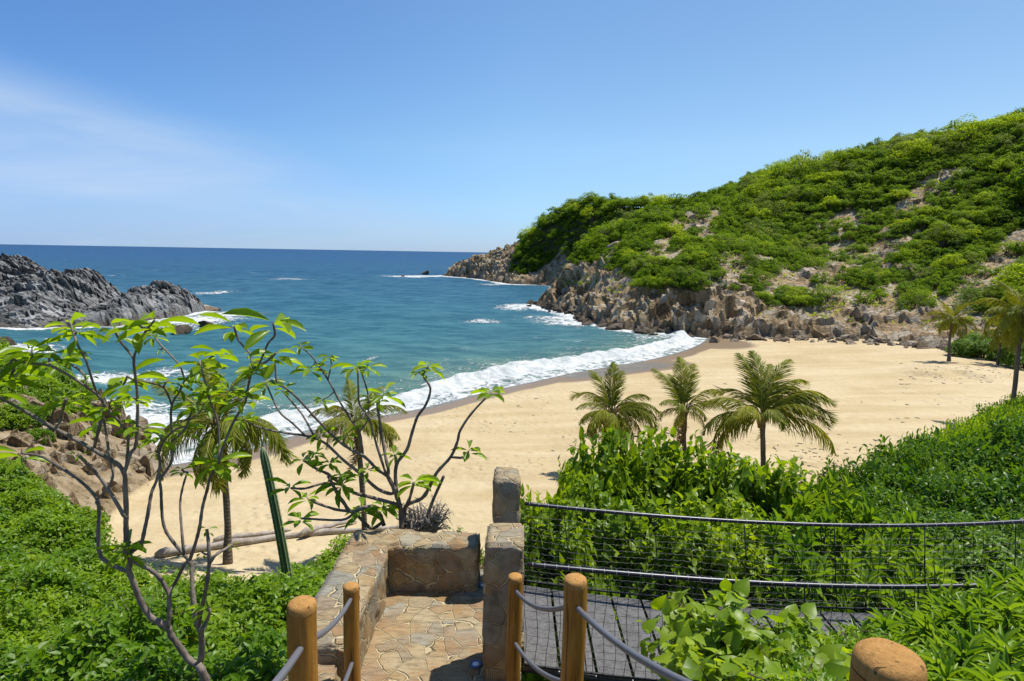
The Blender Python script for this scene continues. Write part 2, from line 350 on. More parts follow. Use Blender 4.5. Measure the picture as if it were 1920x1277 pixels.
M_spur = rock_mat("spur_rock", [(0, (0.075, 0.054, 0.032)), (0.3, (0.19, 0.138, 0.078)), (0.55, (0.30, 0.232, 0.145)), (0.75, (0.32, 0.275, 0.21)), (1, (0.42, 0.365, 0.28))], low=(0.2, 1.6, (0.08, 0.06, 0.036)), scale=2.2, soil=((0.06, 0.045, 0.022), (0.09, 0.09, 0.03)))
def sand_mat():
    m, nt, out = mat("beach_sand"); p = pos(nt)
    wet = attr(nt, 'wet'); rock = attr(nt, 'rock'); soil = attr(nt, 'soil'); film = attr(nt, 'film')
    n1 = noise(nt, p, 0.13, 5, 0.55); n2 = noise(nt, p, 2.2, 6, 0.6); n3 = noise(nt, p, 60, 3, 0.6)
    ns = noise(nt, nd(nt, "ShaderNodeMapping", None, Vector=p, Rotation=(0, 0, -0.95), Scale=(0.25, 2.2, 1)).outputs[0], 0.35, 5, 0.6)
    c = mixc(nt, mrange(nt, mth(nt, 'ADD', mth(nt, 'MULTIPLY', n1, 0.5), mth(nt, 'MULTIPLY', ns, 0.5)), 0.37, 0.63), (0.400, 0.305, 0.162), (0.485, 0.392, 0.238))
    c = mixc(nt, mth(nt, 'MULTIPLY', mrange(nt, n2, 0.48, 0.72), 0.35), c, (0.35, 0.245, 0.125))
    specks = mrange(nt, noise(nt, p, 3.1, 8, 0.75), 0.68, 0.72)
    c = mixc(nt, mth(nt, 'MULTIPLY', specks, 0.5), c, (0.20, 0.14, 0.08))
    w = mrange(nt, mth(nt, 'ADD', wet, mth(nt, 'MULTIPLY_ADD', n1, 0.5, -0.25)), 0.40, 0.62)
    c = mixc(nt, w, c, (0.20, 0.138, 0.078))
    f = mrange(nt, mth(nt, 'ADD', film, mth(nt, 'MULTIPLY_ADD', noise(nt, p, 0.5, 5), 0.6, -0.3)), 0.45, 0.6)
    foamy = mrange(nt, noise(nt, scalev(nt, p, (1, 1.6, 1)), 1.6, 8, 0.7, 1.0), 0.5, 0.7)
    c = mixc(nt, f, c, mixc(nt, mth(nt, 'MULTIPLY', foamy, 0.6), (0.14, 0.118, 0.088), (0.42, 0.40, 0.35)))
    rn = noise(nt, p, 1.1, 7, 0.65)
    rc = ramp(nt, rn, [(0.3, (0.10, 0.072, 0.04)), (0.45, (0.24, 0.175, 0.095)), (0.6, (0.33, 0.26, 0.165)), (0.8, (0.36, 0.315, 0.25))])
    vr = nd(nt, "ShaderNodeTexVoronoi", {'feature': 'DISTANCE_TO_EDGE'}, Vector=nd(nt, "ShaderNodeMapping", None, Vector=p, Rotation=(0.4, 0.3, 0.2), Scale=(1, 1.3, 1.8)).outputs[0], Scale=1.1).outputs['Distance']
    rc = mixc(nt, mrange(nt, mth(nt, 'ADD', vr, mth(nt, 'MULTIPLY_ADD', n2, 0.24, -0.12)), 0.0, 0.04, 0.45, 1.0), (0.12, 0.09, 0.055), rc)
    c = mixc(nt, mrange(nt, rock, 0.35, 0.65), c, rc)
    sv = mrange(nt, mth(nt, 'ADD', soil, mth(nt, 'MULTIPLY_ADD', n2, 0.8, -0.4)), 0.4, 0.65)
    c = mixc(nt, sv, c, mixc(nt, n2, (0.07, 0.055, 0.03), (0.09, 0.10, 0.03)))
    ww = mth(nt, 'MAXIMUM', w, f)
    rgh = mth(nt, 'MULTIPLY_ADD', ww, -0.5, 0.92)
    steps = nd(nt, "ShaderNodeTexVoronoi", {'feature': 'SMOOTH_F1'}, Vector=p, Scale=1.9).outputs['Distance']
    h = mth(nt, 'ADD', mth(nt, 'MULTIPLY', n2, 0.10), mth(nt, 'ADD', mth(nt, 'MULTIPLY', n3, 0.012), mth(nt, 'ADD', mth(nt, 'MULTIPLY', ns, 0.30), mth(nt, 'MULTIPLY', mth(nt, 'MULTIPLY', mrange(nt, steps, 0.0, 0.42), mrange(nt, noise(nt, p, 0.16, 3, 0.6), 0.45, 0.6)), 0.10))))
    h = mth(nt, 'MULTIPLY', h, mth(nt, 'SUBTRACT', 1.0, mth(nt, 'MULTIPLY', ww, 0.85)))
    h = mth(nt, 'ADD', h, mth(nt, 'MULTIPLY', mth(nt, 'MULTIPLY', rn, rock), 0.45))
    prin(nt, out, c, rgh, bump(nt, h, 0.9, 1.0), 0.3); return m
M_sand = sand_mat()

def sea_mat():
    m, nt, out = mat("sea_water"); p = pos(nt); s = nd(nt, "ShaderNodeSeparateXYZ", None, Vector=p)
    dist = nd(nt, "ShaderNodeVectorMath", {'operation': 'LENGTH'}, _0=p).outputs['Value']
    lg = mth(nt, 'LOGARITHM', dist, 10.0)                       # 1.5 .. 4.7
    nb = noise(nt, scalev(nt, p, (0.35, 1.0, 1)), 0.02, 4, 0.55)
    t = mth(nt, 'ADD', mrange(nt, lg, 1.5, 3.6, smooth=False), mth(nt, 'MULTIPLY_ADD', nb, 0.16, -0.08))
    c = ramp(nt, t, [(0.0, (0.038, 0.126, 0.120)), (0.14, (0.030, 0.114, 0.130)), (0.30, (0.022, 0.092, 0.136)), (0.5, (0.016, 0.070, 0.132)), (0.72, (0.013, 0.062, 0.140)), (1.0, (0.012, 0.056, 0.136))])
    shal = attr(nt, 'shallow'); c = mixc(nt, mth(nt, 'MULTIPLY', shal, 0.75), c, (0.075, 0.150, 0.115))
    # wave normals: several scales, the far sea only keeps the long ones
    w1 = noise(nt, scalev(nt, p, (0.5, 1.0, 1)), 1.1, 7, 0.72); w2 = noise(nt, scalev(nt, p, (0.45, 1.0, 1)), 0.16, 6, 0.6); w3 = noise(nt, scalev(nt, p, (0.3, 1, 1)), 0.02, 6, 0.65)
    h = mth(nt, 'ADD', mth(nt, 'MULTIPLY', w1, 0.35), mth(nt, 'ADD', mth(nt, 'MULTIPLY', w2, 1.5), mth(nt, 'MULTIPLY', w3, 4.0)))
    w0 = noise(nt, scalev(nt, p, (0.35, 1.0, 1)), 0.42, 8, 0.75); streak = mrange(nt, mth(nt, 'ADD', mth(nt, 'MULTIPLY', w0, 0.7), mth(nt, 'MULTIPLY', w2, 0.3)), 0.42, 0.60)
    c = mixc(nt, mth(nt, 'MULTIPLY', streak, 0.8), mixc(nt, 1.0, c, (0.80, 0.86, 0.90), 'MULTIPLY'), mixc(nt, 1.0, c, (2.2, 1.6, 1.38), 'MULTIPLY'))  # ripple light and dark wave troughs painted into the water colour
    # foam
    fa = attr(nt, 'foam'); pw = nd(nt, "ShaderNodeVectorMath", {'operation': 'ADD'}, _0=p, _1=(3, 7, 0)).outputs[0]
    f1 = noise(nt, pw, 0.55, 9, 0.68, 1.4); f2 = nd(nt, "ShaderNodeTexVoronoi", {'feature': 'DISTANCE_TO_EDGE'}, Vector=nd(nt, "ShaderNodeVectorMath", {'operation': 'MULTIPLY_ADD'}, _0=nd(nt, "ShaderNodeTexNoise", None, Vector=p, Scale=0.6, Detail=3).outputs['Color'], _1=(2.5, 2.5, 0), _2=p).outputs[0], Scale=1.0).outputs['Distance']
    lace = mrange(nt, f2, 0.0, 0.16, 0.35, -0.10)
    fm = mth(nt, 'ADD', fa, mth(nt, 'ADD', mth(nt, 'MULTIPLY_ADD', f1, 1.2, -0.62), mth(nt, 'MULTIPLY', lace, 0.55)))
    fm = mrange(nt, fm, 0.42, 0.66)
    fm = mth(nt, 'MULTIPLY', fm, mrange(nt, fa, 0.02, 0.12))
    cap = noise(nt, scalev(nt, p, (0.25, 1.0, 1)), 0.11, 10, 0.62); cap2 = noise(nt, p, 0.02, 3)
    caps = mth(nt, 'MULTIPLY', mrange(nt, mth(nt, 'ADD', cap, mth(nt, 'MULTIPLY', cap2, 0.22)), 0.795, 0.83), 0.7)
    fm = mth(nt, 'MAXIMUM', fm, caps)
    c = mixc(nt, fm, c, mixc(nt, mrange(nt, f1, 0.35, 0.62), (0.40, 0.44, 0.44), (0.62, 0.635, 0.63)))
    rg = mth(nt, 'MULTIPLY_ADD', fm, 0.6, 0.22)
    h = mth(nt, 'ADD', h, mth(nt, 'MULTIPLY', mth(nt, 'MULTIPLY', fm, f1), 1.0))
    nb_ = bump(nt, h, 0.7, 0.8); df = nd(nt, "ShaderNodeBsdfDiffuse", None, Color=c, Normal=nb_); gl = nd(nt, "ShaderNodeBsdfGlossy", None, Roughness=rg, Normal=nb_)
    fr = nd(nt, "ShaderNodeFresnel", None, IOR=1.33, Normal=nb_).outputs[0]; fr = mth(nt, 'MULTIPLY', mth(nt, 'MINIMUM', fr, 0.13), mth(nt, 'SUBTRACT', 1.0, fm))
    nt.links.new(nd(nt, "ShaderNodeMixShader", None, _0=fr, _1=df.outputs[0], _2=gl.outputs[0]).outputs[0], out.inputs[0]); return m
M_sea = sea_mat()

def stone_mat(name, dark=1.0):
    m, nt, out = mat(name); o = nd(nt, "ShaderNodeTexCoord").outputs['Object']
    wv = nd(nt, "ShaderNodeTexNoise", None, Vector=o, Scale=3.0, Detail=3).outputs['Color']
    w = nd(nt, "ShaderNodeVectorMath", {'operation': 'MULTIPLY_ADD'}, _0=wv, _1=(0.16, 0.16, 0.16), _2=o).outputs[0]
    ed = nd(nt, "ShaderNodeTexVoronoi", {'feature': 'DISTANCE_TO_EDGE'}, Vector=w, Scale=4.9).outputs['Distance']
    vc = nd(nt, "ShaderNodeTexVoronoi", None, Vector=w, Scale=4.9).outputs['Color']
    sc_ = nd(nt, "ShaderNodeSeparateColor", None, Color=vc)
    st = ramp(nt, sc_.outputs[0], [(0.0, (0.26, 0.165, 0.085)), (0.18, (0.36, 0.275, 0.155)), (0.36, (0.38, 0.305, 0.185)), (0.5, (0.285, 0.27, 0.21)), (0.66, (0.31, 0.225, 0.135)), (0.82, (0.235, 0.225, 0.18)), (1.0, (0.36, 0.27, 0.14))])
    n1 = noise(nt, nd(nt, "ShaderNodeMapping", None, Vector=o, Rotation=(0.2, 0.3, 0.7), Scale=(1, 4, 1)).outputs[0], 7, 7, 0.65); n2 = noise(nt, o, 2.2, 5, 0.6); n3 = noise(nt, o, 70, 3)
    st = mixc(nt, mrange(nt, n1, 0.42, 0.68), st, mixc(nt, 1.0, st, (0.62, 0.58, 0.55), 'MULTIPLY'))
    st = mixc(nt, mth(nt, 'MULTIPLY', mrange(nt, n2, 0.46, 0.66), 0.5), st, (0.29, 0.15, 0.045))
    st = mixc(nt, mth(nt, 'MULTIPLY', mrange(nt, noise(nt, o, 14, 6, 0.7), 0.56, 0.75), 0.6), st, (0.12, 0.09, 0.06))
    mo = mixc(nt, n3, (0.40, 0.315, 0.175), (0.52, 0.43, 0.265))
    mk = mrange(nt, mth(nt, 'ADD', ed, mth(nt, 'MULTIPLY_ADD', n1, 0.07, -0.035)), 0.014, 0.042)
    c = mixc(nt, mk, mo, st)
    h = mth(nt, 'ADD', mth(nt, 'MULTIPLY', mk, 0.040), mth(nt, 'ADD', mth(nt, 'MULTIPLY', n1, 0.028), mth(nt, 'MULTIPLY', n3, 0.003)))
    prin(nt, out, c, 0.72, bump(nt, h, 1.0, 1.0), 0.3); return m
M_stone = stone_mat("flagstone")

def wood_mat(name, c0, c1, rough=0.38):
    m, nt, out = mat(name); o = nd(nt, "ShaderNodeTexCoord").outputs['Object']
    n1 = noise(nt, scalev(nt, o, (1, 1, 0.06)), 70, 5, 0.6); n2 = noise(nt, scalev(nt, o, (1, 1, 0.3)), 9, 4, 0.6); n3 = noise(nt, o, 130, 5, 0.75)
    c = mixc(nt, mrange(nt, mth(nt, 'ADD', mth(nt, 'MULTIPLY', n1, 0.5), mth(nt, 'MULTIPLY', n2, 0.5)), 0.35, 0.65), c0, c1)
    c = mixc(nt, mth(nt, 'MULTIPLY', mrange(nt, n3, 0.55, 0.72), 0.4), c, tuple(q*0.45 for q in c0))
    ck = mrange(nt, noise(nt, scalev(nt, o, (1, 1, 0.035)), 42, 2, 0.4, 0.4), 0.655, 0.69); c = mixc(nt, mth(nt, 'MULTIPLY', ck, 0.75), c, tuple(q*0.18 for q in c0))
    gr = mrange(nt, noise(nt, scalev(nt, o, (1, 1, 0.4)), 5, 5, 0.7), 0.5, 0.72); c = mixc(nt, mth(nt, 'MULTIPLY', gr, 0.45), c, tuple(q*0.4+0.02 for q in c0))
    hh = mth(nt, 'SUBTRACT', mth(nt, 'ADD', n3, mth(nt, 'MULTIPLY', n1, 0.7)), mth(nt, 'MULTIPLY', ck, 0.8))
    prin(nt, out, c, mth(nt, 'MULTIPLY_ADD', gr, 0.25, rough), bump(nt, hh, 0.9, 0.006), 0.3); return m
M_post = wood_mat("varnished_post", (0.25, 0.105, 0.013), (0.40, 0.188, 0.028))
M_posttop = wood_mat("post_end_grain", (0.32, 0.155, 0.032), (0.47, 0.245, 0.065), 0.6)
M_plank = wood_mat("grey_deck", (0.082, 0.079, 0.078), (0.145, 0.141, 0.138), 0.8)
def simple_mat(name, c, rough=0.5, spec=0.4, var=0.15, sc=20):
    m, nt, out = mat(name); n = noise(nt, nd(nt, "ShaderNodeTexCoord").outputs['Object'], sc, 4, 0.6)
    cc = mixc(nt, n, tuple(q*(1-var) for q in c), tuple(min(1, q*(1+var)) for q in c)); prin(nt, out, cc, rough, bump(nt, n, 0.2, 0.004), spec); return m
M_rope = simple_mat("grey_hose", (0.115, 0.115, 0.13), 0.45)
M_cable = simple_mat("black_cable", (0.020, 0.020, 0.032), 0.35, 0.5)
M_net = simple_mat("black_net", (0.012, 0.012, 0.014), 0.6)
M_clip = simple_mat("pale_clip", (0.36, 0.36, 0.39), 0.4)
M_lens = simple_mat("lamp_lens", (0.75, 0.77, 0.80), 0.15, 0.6)
M_lampring = simple_mat("lamp_ring", (0.06, 0.10, 0.22), 0.35, 0.6)
M_petal = simple_mat("white_petal", (0.82, 0.80, 0.72), 0.6)
def cactus_mat():
    m, nt, out = mat("cactus_skin"); r = attr(nt, 'rnd'); o = nd(nt, "ShaderNodeTexCoord").outputs['Object']; n = noise(nt, o, 14, 4)
    c = mixc(nt, mrange(nt, r, 0.35, 0.9), mixc(nt, n, (0.045, 0.10, 0.03), (0.085, 0.15, 0.05)), (0.33, 0.31, 0.20)); prin(nt, out, c, 0.6, bump(nt, n, 0.4, 0.02)); return m
M_cactus = cactus_mat()

# ------------------------------------------------------------------ coast lines and heights
SHORE = smooth_poly([(-90, 24), (-60, 25), (-35, 27), (-24, 29), (-20.5, 31.4), (-16.5, 34.5), (-13.8, 38.6), (-11.2, 42), (-7.1, 45.5), (-2.7, 51.3), (2.1, 56.6), (6.5, 61.3), (17.0, 70.8), (25.5, 82.5), (31, 95), (40, 120)])
TOE = smooth_poly([(-100, 52), (-70, 48), (-40, 44), (-28, 40), (-22.5, 35), (-19, 30), (-18, 26), (-15.3, 21), (-7.6, 19.0), (-3, 18), (4, 19), (10, 20), (16, 22.5), (24, 30), (31, 37), (45, 42), (60, 47), (120, 60)])
BASE = smooth_poly([(130, 62), (85, 50), (66, 47), (58, 53), (55, 62), (52.5, 70), (50, 77), (46, 82), (40, 84.5), (34, 87), (28.7, 90.5), (23.2, 94.1), (16.7, 100), (14.1, 107.4), (12.7, 121), (8, 132), (5.5, 142), (9, 150), (16, 162), (26, 178), (28, 195), (22, 212), (15, 225.6), (7.8, 234.6), (-2.5, 241), (-13.6, 273), (-24, 293), (-35, 309), (-30, 322), (-10, 338), (40, 350), (200, 380)], 5)

_l = [gz(a, b_, 2.0)[:2] for a, b_ in ((1660, 688), (1700, 692), (1735, 697), (1770, 700), (1800, 697), (1840, 706), (1890, 714))]
LEDGE = smooth_poly([tuple(q) for q in _l], 4); LEDGE_L = float(np.linalg.norm(np.diff(LEDGE, axis=0), axis=1).sum())
def beach_h(x, y):
    ds, arc = sdist(x, y, SHORE)                       # + inland
    sea = np.where(ds < 0, 0.10*ds, 0)
    up = 1.15*(1-np.exp(-np.clip(ds, 0, None)/11))+0.7*sstep(8, 34, ds)
    b = np.where(ds < 0, np.maximum(sea, -4), up)
    b = b+0.10*(fbm(xyz(x*0.12, y*0.12), 3, 3)-0.5)*sstep(2, 10, ds)*2+0.05*(fbm(xyz(x*0.6, y*0.6), 3, 8)-0.5)*sstep(4, 10, ds)
    sl, sa = sdist(x, y, LEDGE); b = b+0.38*sstep(0.22, -0.22, sl)*sstep(-9, -1, sl)*sstep(0.3, 2.5, sa)*sstep(LEDGE_L-0.3, LEDGE_L-2.5, sa)
    return b, ds, arc
def hill_near(x, y):
    dt, arc = sdist(x, y, TOE)                         # + towards the camera
    rocky = sstep(-12.5, -16, x)*sstep(14, 5, dt)      # rock spur on the left
    h = 1.25+np.where(dt > 0, 0.42*np.minimum(dt, 13)+0.10*np.clip(dt-13, 0, 40), 0.9*np.maximum(dt, -8))
    h = h+rocky*0.7*sstep(0, 3.0, dt)
    h = h+0.5*(fbm(xyz(x*0.25, y*0.25), 3, 5)-0.5)*sstep(0, 3, dt)+1.9*np.exp(-((x+1.25)/1.25)**2-((y-15.4)/1.8)**2)*(0.7+0.6*fbm(xyz(x*1.4, y*1.4), 3, 66))
    return h, dt, rocky
def ground_h(x, y):
    x = np.atleast_1d(np.asarray(x, float)); y = np.atleast_1d(np.asarray(y, float))
    return np.maximum(beach_h(x, y)[0], hill_near(x, y)[0])
def gh(x, y): return float(ground_h(x, y)[0])

# ---- sea
def build_sea():
    rs = [17.0]
    while rs[-1] < 90000: r = rs[-1]; rs.append(r+(max(0.25, r*0.0058) if r < 420 else r*0.07))
    rs = np.array(rs); an = np.radians(np.linspace(-62, 62, 640)); Rr, Aa = np.meshgrid(rs, an, indexing='ij')
    x = (Rr*np.sin(Aa)).ravel(); y = (Rr*np.cos(Aa)).ravel(); r = Rr.ravel()
    ds, arc = sdist(x, y, SHORE); ds = -ds             # + seaward
    dh = np.abs(sdist(x, y, BASE)[0]); do = np.abs(sdist(x, y, OUT_BASE)[0]); dt = np.abs(sdist(x, y, TOE[:40])[0])
    near = r < 450
    ds = np.where(near, ds, 400.); dh = np.where(near, dh, 400.); do = np.where(near, do, 400.)
    wv = np.zeros_like(x)
    rg = np.random.RandomState(5)
    for k in range(14):
        lam = 2.5*1.28**k*0.9; th = math.radians(60+rg.uniform(-40, 40))+math.pi
        kx, ky = math.cos(th)*2*math.pi/lam, math.sin(th)*2*math.pi/lam
        amp = 0.011*lam**0.75*sstep(lam*0.0+1, 0.25, (np.maximum(0.25, r*0.0058)*4)/lam*0.5)
        wv += amp*np.sin(kx*x+ky*y+rg.rand()*6.28)
    wv *= sstep(1, 16, ds)*sstep(0, 5, dh)*0.9+0.03
    an_ = fbm(xyz(arc*0.055, arc*0*0+1.5), 3, 21); an2 = fbm(xyz(arc*0.35, ds*0.15), 3, 22)
    wid = (2.4+6.0*an_+2.6*(an2-0.5))*(1-0.38*sstep(66, 86, y))
    brk = np.exp(-((ds-wid*0.85)/1.0)**2)*(0.25+0.75*an_)+0.5*np.exp(-((ds-wid*0.85-1.1)/1.7)**2)*an_
    z = wv+0.62*brk+0.42*brk*(fbm(xyz(x*0.8, y*0.8), 4, 31)-0.35)*2+0.10*sstep(wid+1, wid-1, ds)*sstep(0.3, 2, ds)*(fbm(xyz(x*1.3, y*1.3), 3, 32)-0.3)
    z += 0.25*np.exp(-((ds-15-5*an_)/2.2)**2)*sstep(0.3, 0.6, an2)
    foam = sstep(wid+2.5, wid-1.0, ds)*(0.62+0.42*sstep(1.2, 0, np.abs(ds-wid*0.8)/2.2))*sstep(-3, -0.5, ds+2)
    foam = np.maximum(foam, 0.36*sstep(wid+16, wid, ds))                                # thin lace further out
    foam = np.maximum(foam, 0.42*np.exp(-((ds-17-5*an_)/1.3)**2)*sstep(0.45, 0.65, an2))
    rn = fbm(xyz(x*0.10, y*0.10), 3, 40)
    foam = np.maximum(foam, sstep(1.5+9*rn, 0.0, dh)*0.95)
    foam = np.maximum(foam, sstep(1.0+5.5*rn, 0.0, do)*0.92)
    foam = np.maximum(foam, np.where(x < -15, sstep(3+9*rn, 0.0, dt)*0.95, 0))
    for (px, py, w, a) in [(1095, 600, 7, .8), (1250, 632, 6, .55), (970, 574, 4, .75), (760, 518, 9, .8), (800, 517, 9, .75), (930, 533, 5, .7), (830, 486, 14, .62), (905, 603, 3.0, .62), (1000, 596, 2.5, .5), (400, 547, 4.5, .66), (540, 523, 8, .5), (370, 600, 6, .8), (300, 610, 7, .6), (20, 655, 4, .85), (205, 700, 3, .95), (310, 690, 3, .55), (430, 590, 4, .85), (310, 790, 4, .8), (380, 830, 3.2, .8), (270, 760, 3, .6), (540, 755, 3, .42), (430, 745, 4, .5)]:
        c = gz(px, py); fore = 1.0+2.0*min(1, c[1]/100)
        foam = np.maximum(foam, a*np.exp(-(((x-c[0])/(w*1.5))**2+((y-c[1])/(w*0.5*fore))**2)))
    shallow = sstep(16, 2, ds)+0.25*sstep(34, 10, ds)
    shallow = np.clip(shallow, 0, 1)
    V = xyz(x, y, z); V[:, 2] = np.where(near, V[:, 2], 0)
    o = MB().add(V, gridF(len(rs), len(an))).build("sea", M_sea, attrs={'foam': foam, 'shallow': shallow}); o['kind'] = 'structure'

# left outcrop base line (front, then round the tip to the back)
OUT_BASE = smooth_poly([(-125, 78), (-95, 82), (-73, 86.5), (-67, 89.5), (-63, 93), (-60.5, 101), (-58.6, 106), (-57.6, 111), (-58.6, 116), (-64, 121), (-80, 122), (-125, 124)])

def build_spur():
    xs = np.arange(-36, -11, 0.17); ys = np.arange(20, 47, 0.20); X, Y = np.meshgrid(xs, ys, indexing='ij'); x, y = X.ravel(), Y.ravel()
    h, dt, rocky = hill_near(x, y); P = xyz(x, y, h); d = np.zeros(len(x)); w = np.stack([fbm(P*0.3, 3, k)-0.5 for k in (61, 62, 63)], 1); Rt = np.array(Euler((0.35, 0.25, 0.5)).to_matrix())
    for sc, am in ((0.38, 1.5), (0.75, 0.95), (1.5, 0.5), (3.0, 0.2)):
        q = (P@Rt.T)*np.array([1.0, 1.2, 1.9])*sc+w*0.9; f1, f2, rv, pl = worley(q, 800+int(sc*100)); d += am*((rv-0.48)*0.85+pl*1.2)
    k = rocky*sstep(-2.0, 0.6, dt); V = xyz(x+0.35*d*k, y-0.35*d*k, h+d*k*0.8+0.10*k-1.2*(1-sstep(0.25, 0.7, k)))
    top = sstep(3.5, 7.5, dt)*sstep(0.38, 0.6, fbm(xyz(x*0.35, y*0.35), 3, 55)+0.12)
    F = gridF(len(xs), len(ys)); F = F[(k > 0.12)[F].any(1)]
    o = MB().add(V, F).build("rock_spur", M_spur, smooth=False, attrs={'soil': top*0.9}); o['kind'] = 'structure'
def build_ground():
    xs = np.concatenate([np.arange(-90, -32, 1.0), np.arange(-32, -12, 0.22), np.arange(-12, 36, 0.4), np.arange(36, 56, 0.4), np.arange(56, 122, 1.0)])
    ys = np.concatenate([np.arange(-8, 22, 0.5), np.arange(22, 46, 0.3), np.arange(46, 68, 0.36), np.arange(68, 100, 0.6), np.arange(100, 132, 2)])
    X, Y = np.meshgrid(xs, ys, indexing='ij'); x, y = X.ravel(), Y.ravel()
    b, ds, arc = beach_h(x, y); h, dt, rocky = hill_near(x, y); z = np.maximum(b, h)
    an_ = fbm(xyz(arc*0.055, arc*0+1.5), 3, 21)
    hillm = sstep(-0.1, 0.5, h-b)
    rock = rocky*hillm*sstep(0.35, 0.55, fbm(xyz(x*0.2, y*0.2), 3, 55)+0.35*sstep(6, 1, dt)); rock = np.clip(rock, 0, 1)
    V = xyz(x, y, z)
    build_spur()
    wet = sstep(3.6+2.5*an_, 0.4, ds)
    pool = gz(1150, 692, 0.25); film = np.exp(-(((x-pool[0])*0.83+(y-pool[1])*0.55)/7.5)**4-(((x-pool[0])*-0.55+(y-pool[1])*0.83)/3.2)**4)
    wet = np.maximum(wet, 0.9*np.exp(-(((x-pool[0])*0.83+(y-pool[1])*0.55)/11)**4-(((x-pool[0])*-0.55+(y-pool[1])*0.83)/4.6)**4))
    film = np.maximum(film, 0.8*sstep(1.3, 0.2, ds))
    tip = gz(1345, 640, 0.6); wet = np.maximum(wet, 0.9*np.exp(-((x-tip[0])/5.5)**2-((y-tip[1])/8)**2))
    soil = hillm*sstep(1.0, 5, dt)*(1-rock)*0.9
    soil = soil*np.where(np.abs(x+1.2) < 3.5, sstep(7.5, 12.5, dt), 1)         # the bare sandy slope behind the wall
    # dune roughness behind the wall
    mm = hillm > 0.5; V[mm, 2] += (0.22*(fbm(V[mm]*np.array([1.3, 1.3, 0]), 4, 71)-0.5))
    o = MB().add(V, gridF(len(xs), len(ys))).build("beach", M_sand, attrs={'wet': wet, 'rock': rock, 'soil': soil, 'film': film}); o['kind'] = 'structure'

# ---- headland
HP = []
for px, py, Y in [(945, 472, 292), (970, 462, 274), (1000, 442, 264), (1040, 416, 252), (1080, 402, 242), (1150, 397, 227), (1200, 392, 217), (1260, 391, 207), (1330, 372, 197), (1400, 351, 187), (1480, 334, 179), (1560, 341, 173), (1610, 320, 166), (1660, 294, 161), (1730, 277, 155), (1830, 267, 147), (1920, 234, 141), (2060, 185, 136), (2400, 120, 130),
                   (970, 497, 254), (1030, 506, 240), (1080, 506, 138), (1100, 470, 155), (1150, 505, 122), (1240, 492, 112), (1300, 505, 106), (1400, 545, 99), (1480, 560, 97), (1600, 562, 93), (1700, 590, 88), (1790, 600, 80), (1900, 610, 74), (930, 472, 284), (885, 484, 297), (1900, 480, 98), (1500, 460, 126), (1650, 480, 112), (1200, 440, 160), (1350, 440, 135), (2100, 520, 80), (1040, 470, 225), (1090, 452, 205)]:
    HP.append(gy(px, py, Y))
HP = np.array(HP); back = HP[:19].copy(); back[:, 1] += 32; back[:, 0] += 10; back[:, 2] = back[:, 2]*0.8-6; HP = np.vstack([HP, back])
bp = BASE[::9]; HP = np.vstack([HP, np.column_stack([bp, np.full(len(bp), 0.8)])])
def tps(P, lam=8.0):
    n = len(P); S = 100.0; X = P[:, :2]/S
    def U(r2): return np.where(r2 > 1e-12, 0.5*r2*np.log(r2+1e-20), 0)
    K = U(((X[:, None]-X[None])**2).sum(2))+np.eye(n)*lam*1e-4; Q = np.hstack([np.ones((n, 1)), X])
    A = np.block([[K, Q], [Q.T, np.zeros((3, 3))]]); w = np.linalg.solve(A, np.concatenate([P[:, 2], np.zeros(3)]))
    def f(x, y):
        out = w[n]+w[n+1]*x/S+w[n+2]*y/S
        for i in range(n): out = out+w[i]*U((x/S-X[i, 0])**2+(y/S-X[i, 1])**2)
        return out
    return f
hillf = tps(HP)
HX = np.arange(-46, 150, 0.46); HY = np.arange(44, 352, 0.54)
_X, _Y = np.meshgrid(HX, HY, indexing='ij'); hx, hy = _X.ravel(), _Y.ravel()
hdc, harc = sdist(hx, hy, BASE)                      # + inland
h0 = hillf(hx, hy)
_n = fbm(xyz(hx*0.07, hy*0.07), 4, 77)
seaside = sstep(31, 26, hx) + sstep(100, 110, hy); seaside = np.clip(seaside, 0, 1)
cprof = np.where(hdc > 0, (0.95+0.35*seaside)*np.clip(hdc, 0, None)*(0.6+0.9*_n), 1.1*hdc)
hz = np.minimum(np.maximum(h0, np.minimum(1.2+0.25*hdc, 14)), cprof)+1.6*(_n-0.5)*sstep(6, 16, hdc)
hz = np.where(hdc < 0, np.maximum(1.1*hdc, -6), hz)
HZ = hz.reshape(len(HX), len(HY))
def hill_z(x, y):
    fx = np.clip((x-HX[0])/0.46, 0, len(HX)-1.001); fy = np.clip((y-HY[0])/0.54, 0, len(HY)-1.001)
    i = fx.astype(int); j = fy.astype(int); u = fx-i; v = fy-j
    return (HZ[i, j]*(1-u)+HZ[i+1, j]*u)*(1-v)+(HZ[i, j+1]*(1-u)+HZ[i+1, j+1]*u)*v
def hit(px, py, y0=50):
    d = ray(px, py); Ys = np.arange(y0, 345, 0.5); P = np.array([0, 0, CAMH])+d[None]*(Ys/d[1])[:, None]
    b = P[:, 2] < hill_z(P[:, 0], P[:, 1]); k = np.argmax(b); return P[k] if b.any() else None
GUL = []
for pl, wd in (([(1775, 340), (1720, 390), (1680, 430), (1650, 470), (1600, 505), (1540, 540), (1500, 570), (1480, 600)], 4.8), ([(1320, 385), (1300, 425), (1285, 455), (1240, 480)], 6.5), ([(1590, 430), (1580, 470), (1560, 500), (1570, 560)], 8), ([(1930, 455), (1850, 520), (1780, 570), (1700, 615)], 4.5), ([(1180, 440), (1150, 470), (1130, 500)], 2.6), ([(1420, 500), (1450, 560), (1470, 610)], 8.0), ([(1650, 520), (1620, 570), (1600, 620)], 6.5)):
    q = [hit(*a) for a in pl]; q = [a for a in q if a is not None]
    if len(q) > 1: GUL.append((np.array(q)[:, :2], wd))
